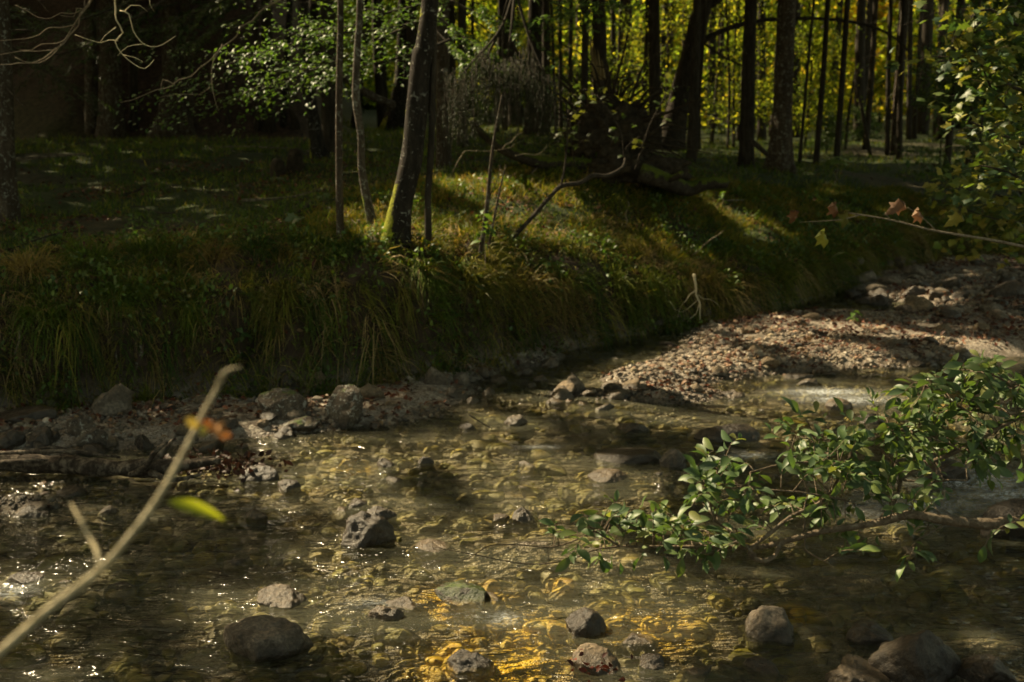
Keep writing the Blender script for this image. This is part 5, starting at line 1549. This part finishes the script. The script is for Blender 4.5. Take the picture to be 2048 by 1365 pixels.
# ------------------------------------------------------------------ the green branch over the water at the right
rs = np.random.RandomState(95)
Yg = 3.4
root = empty('willow_branch', D(2100, 1040, Yg)); b = np.array(root.location)
MAIN = [([(2120, 1036, .1), (2048, 1042, .05), (1980, 1048, 0), (1900, 1042, 0), (1820, 1030, 0), (1770, 1042, 0), (1720, 1052, 0), (1640, 1064, 0), (1580, 1080, 0), (1520, 1094, 0), (1440, 1094, 0), (1340, 1094, 0), (1240, 1093, 0)], [27, 26, 24, 22, 19, 17, 14, 13, 13, 11, 9, 7, 5]),
        ([(1240, 1093, 0), (1190, 1100, 0), (1130, 1122, -.02), (1050, 1128, -.02), (960, 1112, 0), (870, 1095, .02)], [4.5, 4, 3.5, 3, 2.5, 1.5]),
        ([(1190, 1062, 0), (1140, 1085, 0), (1095, 1095, 0), (1040, 1090, 0), (980, 1092, 0), (940, 1115, 0), (890, 1133, 0)], [4, 4, 3.5, 3, 2.8, 2, 1.5]),
        ([(1240, 1093, 0), (1210, 1075, 0), (1190, 1062, 0), (1160, 1040, 0)], [5, 4, 3.5, 2]),
        ([(1095, 1095, 0), (1098, 1125, 0)], [2, 1]),
        ([(1560, 1082, 0), (1552, 1108, -.03), (1530, 1122, -.05), (1505, 1115, -.05), (1500, 1100, -.05), (1530, 1075, -.04), (1580, 1035, 0), (1640, 1005, .05), (1670, 970, .08), (1690, 930, .1)], [11, 10, 10, 10, 9, 9, 8, 7, 6, 4]),
        ([(1510, 1112, -.05), (1480, 1080, -.05), (1450, 1055, 0), (1430, 1040, 0), (1420, 1000, 0), (1430, 960, 0), (1455, 915, 0)], [8, 7, 6, 5, 5, 4, 2.5]),
        ([(1430, 1060, 0), (1380, 1065, 0), (1350, 1085, 0)], [5, 4, 3]),
        ([(1690, 1000, .06), (1600, 985, 0), (1540, 980, 0), (1490, 972, 0), (1440, 985, 0)], [5, 4, 4, 3, 2]),
        ([(1760, 1040, .02), (1790, 1000, .1), (1800, 950, .2), (1760, 900, .3), (1700, 880, .3)], [9, 8, 7, 6, 4]),
        ([(1800, 960, .2), (1850, 930, .3), (1920, 900, .3), (1990, 860, .3), (2080, 810, .3)], [7, 9, 11, 12, 14]),
        ([(1990, 860, .3), (1930, 820, .3), (1880, 790, .3), (1850, 770, .3)], [7, 6, 4, 3]),
        ([(2060, 820, .3), (2020, 770, .3), (1970, 745, .3), (1930, 740, .3)], [8, 6, 4, 3]),
        ([(1800, 960, .2), (1860, 965, .15), (1900, 960, .1), (1935, 962, .1)], [5, 4, 4, 3]),
        ([(1690, 930, .1), (1620, 925, .1), (1560, 930, .1), (1500, 945, .05)], [5, 4, 4, 3]),
        ([(1700, 880, .3), (1640, 880, .3), (1590, 875, .3)], [4, 3, 2]),
        ([(1920, 900, .3), (1860, 870, .3), (1800, 860, .3), (1760, 850, .3)], [5, 4, 3, 2]),
        ([(1610, 1070, -.02), (1612, 1100, -.06), (1640, 1118, -.08), (1665, 1132, -.08)], [4, 4, 3, 2]), ([(1608, 1062, 0), (1610, 1010, 0), (1615, 995, 0)], [5, 4, 3]),
        ([(1900, 1045, 0), (1870, 1060, -.03), (1830, 1085, -.05), (1820, 1110, -.06)], [4, 3, 3, 2]), ([(1985, 1050, 0), (1975, 1080, -.03), (1968, 1095, -.03)], [4, 3, 2])]
A = Acc(); CL = []
for k, (path, w) in enumerate(MAIN):
    P = np.array([D(a[0], a[1], Yg + a[2]) for a in path])
    V, Fc = tube(P - b, np.array(w) * pix_m(Yg) * .5, 12 if w[0] > 10 else 8, .015, .13, 40, k); A.add(V, Fc)
    CL.append(catmull(P, np.ones(len(P)), .02)[0])
M_GB = (mat_bark('green_branch_bark_mat', [(.25, (.05, .038, .025)), (.5, (.14, .105, .07)), (.75, (.30, .25, .18))], .3, vscale=1, sc=3))
# leafy shoots: clusters given in pixels (centre, spread, number of shoots, depth offset)
CLUS = [((1440, 950), (45, 35), 16, 0), ((1410, 1000), (50, 35), 18, 0), ((1470, 1040), (50, 35), 14, 0), ((1400, 1070), (60, 30), 10, -.02), ((1520, 985), (30, 25), 4, .05),
        ((1250, 1045), (60, 25), 12, 0), ((1180, 1060), (60, 20), 9, 0), ((1215, 1100), (40, 25), 7, 0), ((1320, 1065), (50, 20), 7, 0), ((1360, 1110), (50, 20), 7, 0), ((1560, 1030), (35, 30), 4, .03),
        ((1620, 900), (50, 30), 12, .3), ((1700, 900), (70, 35), 22, .25), ((1690, 950), (60, 35), 16, .1), ((1770, 960), (60, 45), 20, .1), ((1760, 1015), (60, 20), 4, .03), ((1720, 1085), (20, 20), 3, -.03),
        ((1780, 870), (60, 35), 18, .3), ((1860, 900), (60, 40), 16, .3), ((1850, 840), (50, 40), 16, .3), ((1920, 780), (60, 40), 20, .3), ((1960, 840), (60, 40), 16, .3), ((2010, 770), (45, 40), 14, .3), ((2030, 880), (40, 50), 12, .35),
        ((1830, 1000), (40, 30), 6, .05), ((1870, 770), (30, 20), 6, .3), ((1970, 920), (60, 25), 7, .3), ((1820, 1120), (18, 15), 3, -.06), ((1970, 1090), (20, 20), 3, -.03), ((1870, 1060), (30, 15), 3, -.03), ((1640, 1000), (25, 25), 5, .05)]
LPp, LDd, LN = [], [], []
allc = np.concatenate(CL)
for (cx, cy), (sx_, sy_), num, dz in CLUS:
    for q in range(int(num * (.8 if dz < .06 else 1.1) + .5)):
        e = D(cx + rs.normal() * sx_ * .75, cy + rs.normal() * sy_ * .75, Yg + dz + rs.normal() * .1)
        i = np.argmin(((allc - e) ** 2).sum(1) + rs.rand(len(allc)) * .004); st = allc[i]
        v = e - st; L = np.linalg.norm(v)
        if L > .38: continue
        if L < .06: e = st + rdir(1, rs, .3)[0] * .12
        mid = (st + e) / 2 + [0, 0, .02] + rs.normal(size=3) * .008
        V, Fc = tube(np.array([st, mid, e]) - b, [.0022, .0016, .0008], 5, .03); A.add(V, Fc)
        c2, _ = catmull(np.array([st, mid, e]), np.ones(3), .004)
        m_ = rs.randint(3, 6)
        for w in range(m_):
            t = .35 + .65 * (w + .5) / m_
            p = c2[int(t * (len(c2) - 1))]; d = (e - st) / (np.linalg.norm(e - st) + 1e-9)
            sd = np.cross(d, [0, 0, 1]); sd /= np.linalg.norm(sd) + 1e-9
            ld = d * .7 + sd * (1 if w % 2 else -1) * .8 + rs.normal(size=3) * .3 + [0, 0, -.12]
            LPp.append(p); LDd.append(ld)
        LPp.append(e); LDd.append(d + rs.normal(size=3) * .2)
for px, py in [(1280, 1130), (1225, 1125), (1240, 1140), (1285, 1120), (1410, 1125), (1395, 1120), (1365, 1130), (1430, 1110), (1815, 1125), (1840, 1115), (1970, 1105), (1985, 1085), (1735, 1090), (1755, 1085)]:
    LPp.append(D(px, py - 15, Yg)); LDd.append(np.array([rs.normal() * .2, rs.normal() * .2, -1.]))
A.build('bough', M_GB, root)
LPp = np.array(LPp); LDd = np.array(LDd); n = len(LPp)
WG = np.array([(.07, .115, .04), (.095, .14, .045), (.06, .10, .045), (.12, .16, .045), (.18, .19, .06)])
cols = WG[rs.choice(5, n, p=[.3, .3, .2, .15, .05])] * rs.uniform(.8, 1.2, (n, 1))
V, Fc, C = place(OBOV, LPp - b, LDd, rdir(n, rs, 1.6) + np.array([0, -.35, 0]), rs.uniform(.03, .074, n), cols)
mk('foliage', V, Fc, M_LEAF, root, col=C)
tag(root, 'long green leafy branch reaching over the stream from the right edge', 'branch')

# ------------------------------------------------------------------ foreground twig, close and out of focus
TW = [([(-60, 1350), (0, 1305), (90, 1225), (200, 1140), (270, 1060), (320, 990), (365, 910), (405, 830), (430, 785), (452, 745)], [1.0, 1.0, 1.03, 1.06, 1.08, 1.1, 1.12, 1.14, 1.15, 1.16], [26, 25, 23, 21, 18, 17, 15, 14, 12, 9]),
      ([(200, 1140), (196, 1110), (180, 1075), (160, 1040), (142, 1008)], [1.06, 1.07, 1.09, 1.1, 1.12], [15, 13, 10, 9, 5]), ([(430, 785), (440, 765), (452, 742), (483, 734)], [1.15, 1.15, 1.15, 1.15], [8, 8, 7, 4]), ([(428, 790), (436, 765), (444, 745)], [1.15, 1.15, 1.14], [8, 7, 5])]
root = empty('foreground_twig', D(0, 1305, 1.0)); b = np.array(root.location)
A = Acc()
for k, (path, ys_, w) in enumerate(TW):
    P = np.array([D(a[0], a[1], y) for a, y in zip(path, ys_)])
    V, Fc = tube(P - b, [a * pix_m(y) * .4 for a, y in zip(w, ys_)], 12, .008, .12, 60, k); A.add(V, Fc)
A.build('stem', M_TWIGF, root)
def single(px, py, Y, d, nrm, size, colr, shape, nm='leaf', mat=M_LEAF):
    V, Fc, C = place(shape, np.array([D(px, py, Y)]) - b, np.array([d], float), np.array([nrm], float), np.array([size]), np.array([colr]))
    return mk(nm, V, Fc, mat, root, col=C)
L12 = leaf_shape(10, 'oval')
o = single(336, 1003, 1.1, (1, .1, -.36), (-.1, -.75, .7), .062, (.34, .38, .03), (L12[0] * [1, .42, 1], L12[1]), mat=M_YLEAF); o['label'] = 'yellow green narrow leaf'
o = single(372, 835, 1.13, (.6, 0, -.6), (.2, -1, .3), .018, (.36, .24, .08), L12)
o = single(398, 868, 1.13, (.6, 0, .3), (.2, -1, .5), .016, (.34, .30, .06), L12)
rs = np.random.RandomState(3)
for k in range(7):
    o = single(418 + rs.uniform(0, 22), 845 + rs.uniform(-5, 22), 1.13, rs.normal(size=3), rs.normal(size=3) + [0, -1, 0], rs.uniform(.010, .018), (.42, .20, .06), MAP, 'leaf', M_DRY)
o['label'] = 'crumpled orange dead leaf'
tag(root, 'blurred pale forked twig close to the lens at the lower left', 'twig')

# ------------------------------------------------------------------ world, sun, camera
w = bpy.data.worlds.new("World"); SC.world = w; w.use_nodes = True
nt = w.node_tree; nt.nodes.clear()
sky = nt.nodes.new('ShaderNodeTexSky'); sky.sky_type = 'NISHITA'; sky.sun_disc = False
sky.sun_elevation = EL; sky.sun_rotation = AZ; sky.dust_density = 3.0; sky.ozone_density = .6
bg = nt.nodes.new('ShaderNodeBackground'); bg.inputs[1].default_value = .10
wo = nt.nodes.new('ShaderNodeOutputWorld')
nt.links.new(mixc(nt, 1.0, sky.outputs[0], (1.12, .92, .52), 'MULTIPLY'), bg.inputs[0]); nt.links.new(bg.outputs[0], wo.inputs[0])
sl_ = bpy.data.lights.new('sun', 'SUN'); sl_.energy = 5.0; sl_.angle = math.radians(.55); sl_.color = (1, .82, .52)
so = bpy.data.objects.new('sun', sl_); COL.objects.link(so); so.location = (-20, 30, 40)
so.rotation_euler = Vector(S).to_track_quat('Z', 'Y').to_euler()
cd = bpy.data.cameras.new('camera'); co = bpy.data.objects.new('camera', cd); COL.objects.link(co)
co.location = CAM; co.rotation_euler = (math.pi / 2 - PITCH, 0, 0)
cd.sensor_width = 36; cd.lens = 36 * F / 2048; cd.clip_start = .05; cd.clip_end = 600
cd.dof.use_dof = True; cd.dof.focus_distance = 4.6; cd.dof.aperture_fstop = cd.lens / 12.0
SC.camera = co
SC.view_settings.view_transform = 'Standard'; SC.view_settings.look = 'None'
SC.view_settings.exposure = 1.4; SC.view_settings.gamma = 1.0
SC.render.engine = 'CYCLES'
cy = SC.cycles
cy.use_denoising = True; cy.max_bounces = 8; cy.diffuse_bounces = 3; cy.glossy_bounces = 3; cy.transmission_bounces = 5; cy.transparent_max_bounces = 8
cy.caustics_reflective = False; cy.caustics_refractive = False; cy.sample_clamp_indirect = 4.0
cy.use_adaptive_sampling = True; cy.adaptive_threshold = .02
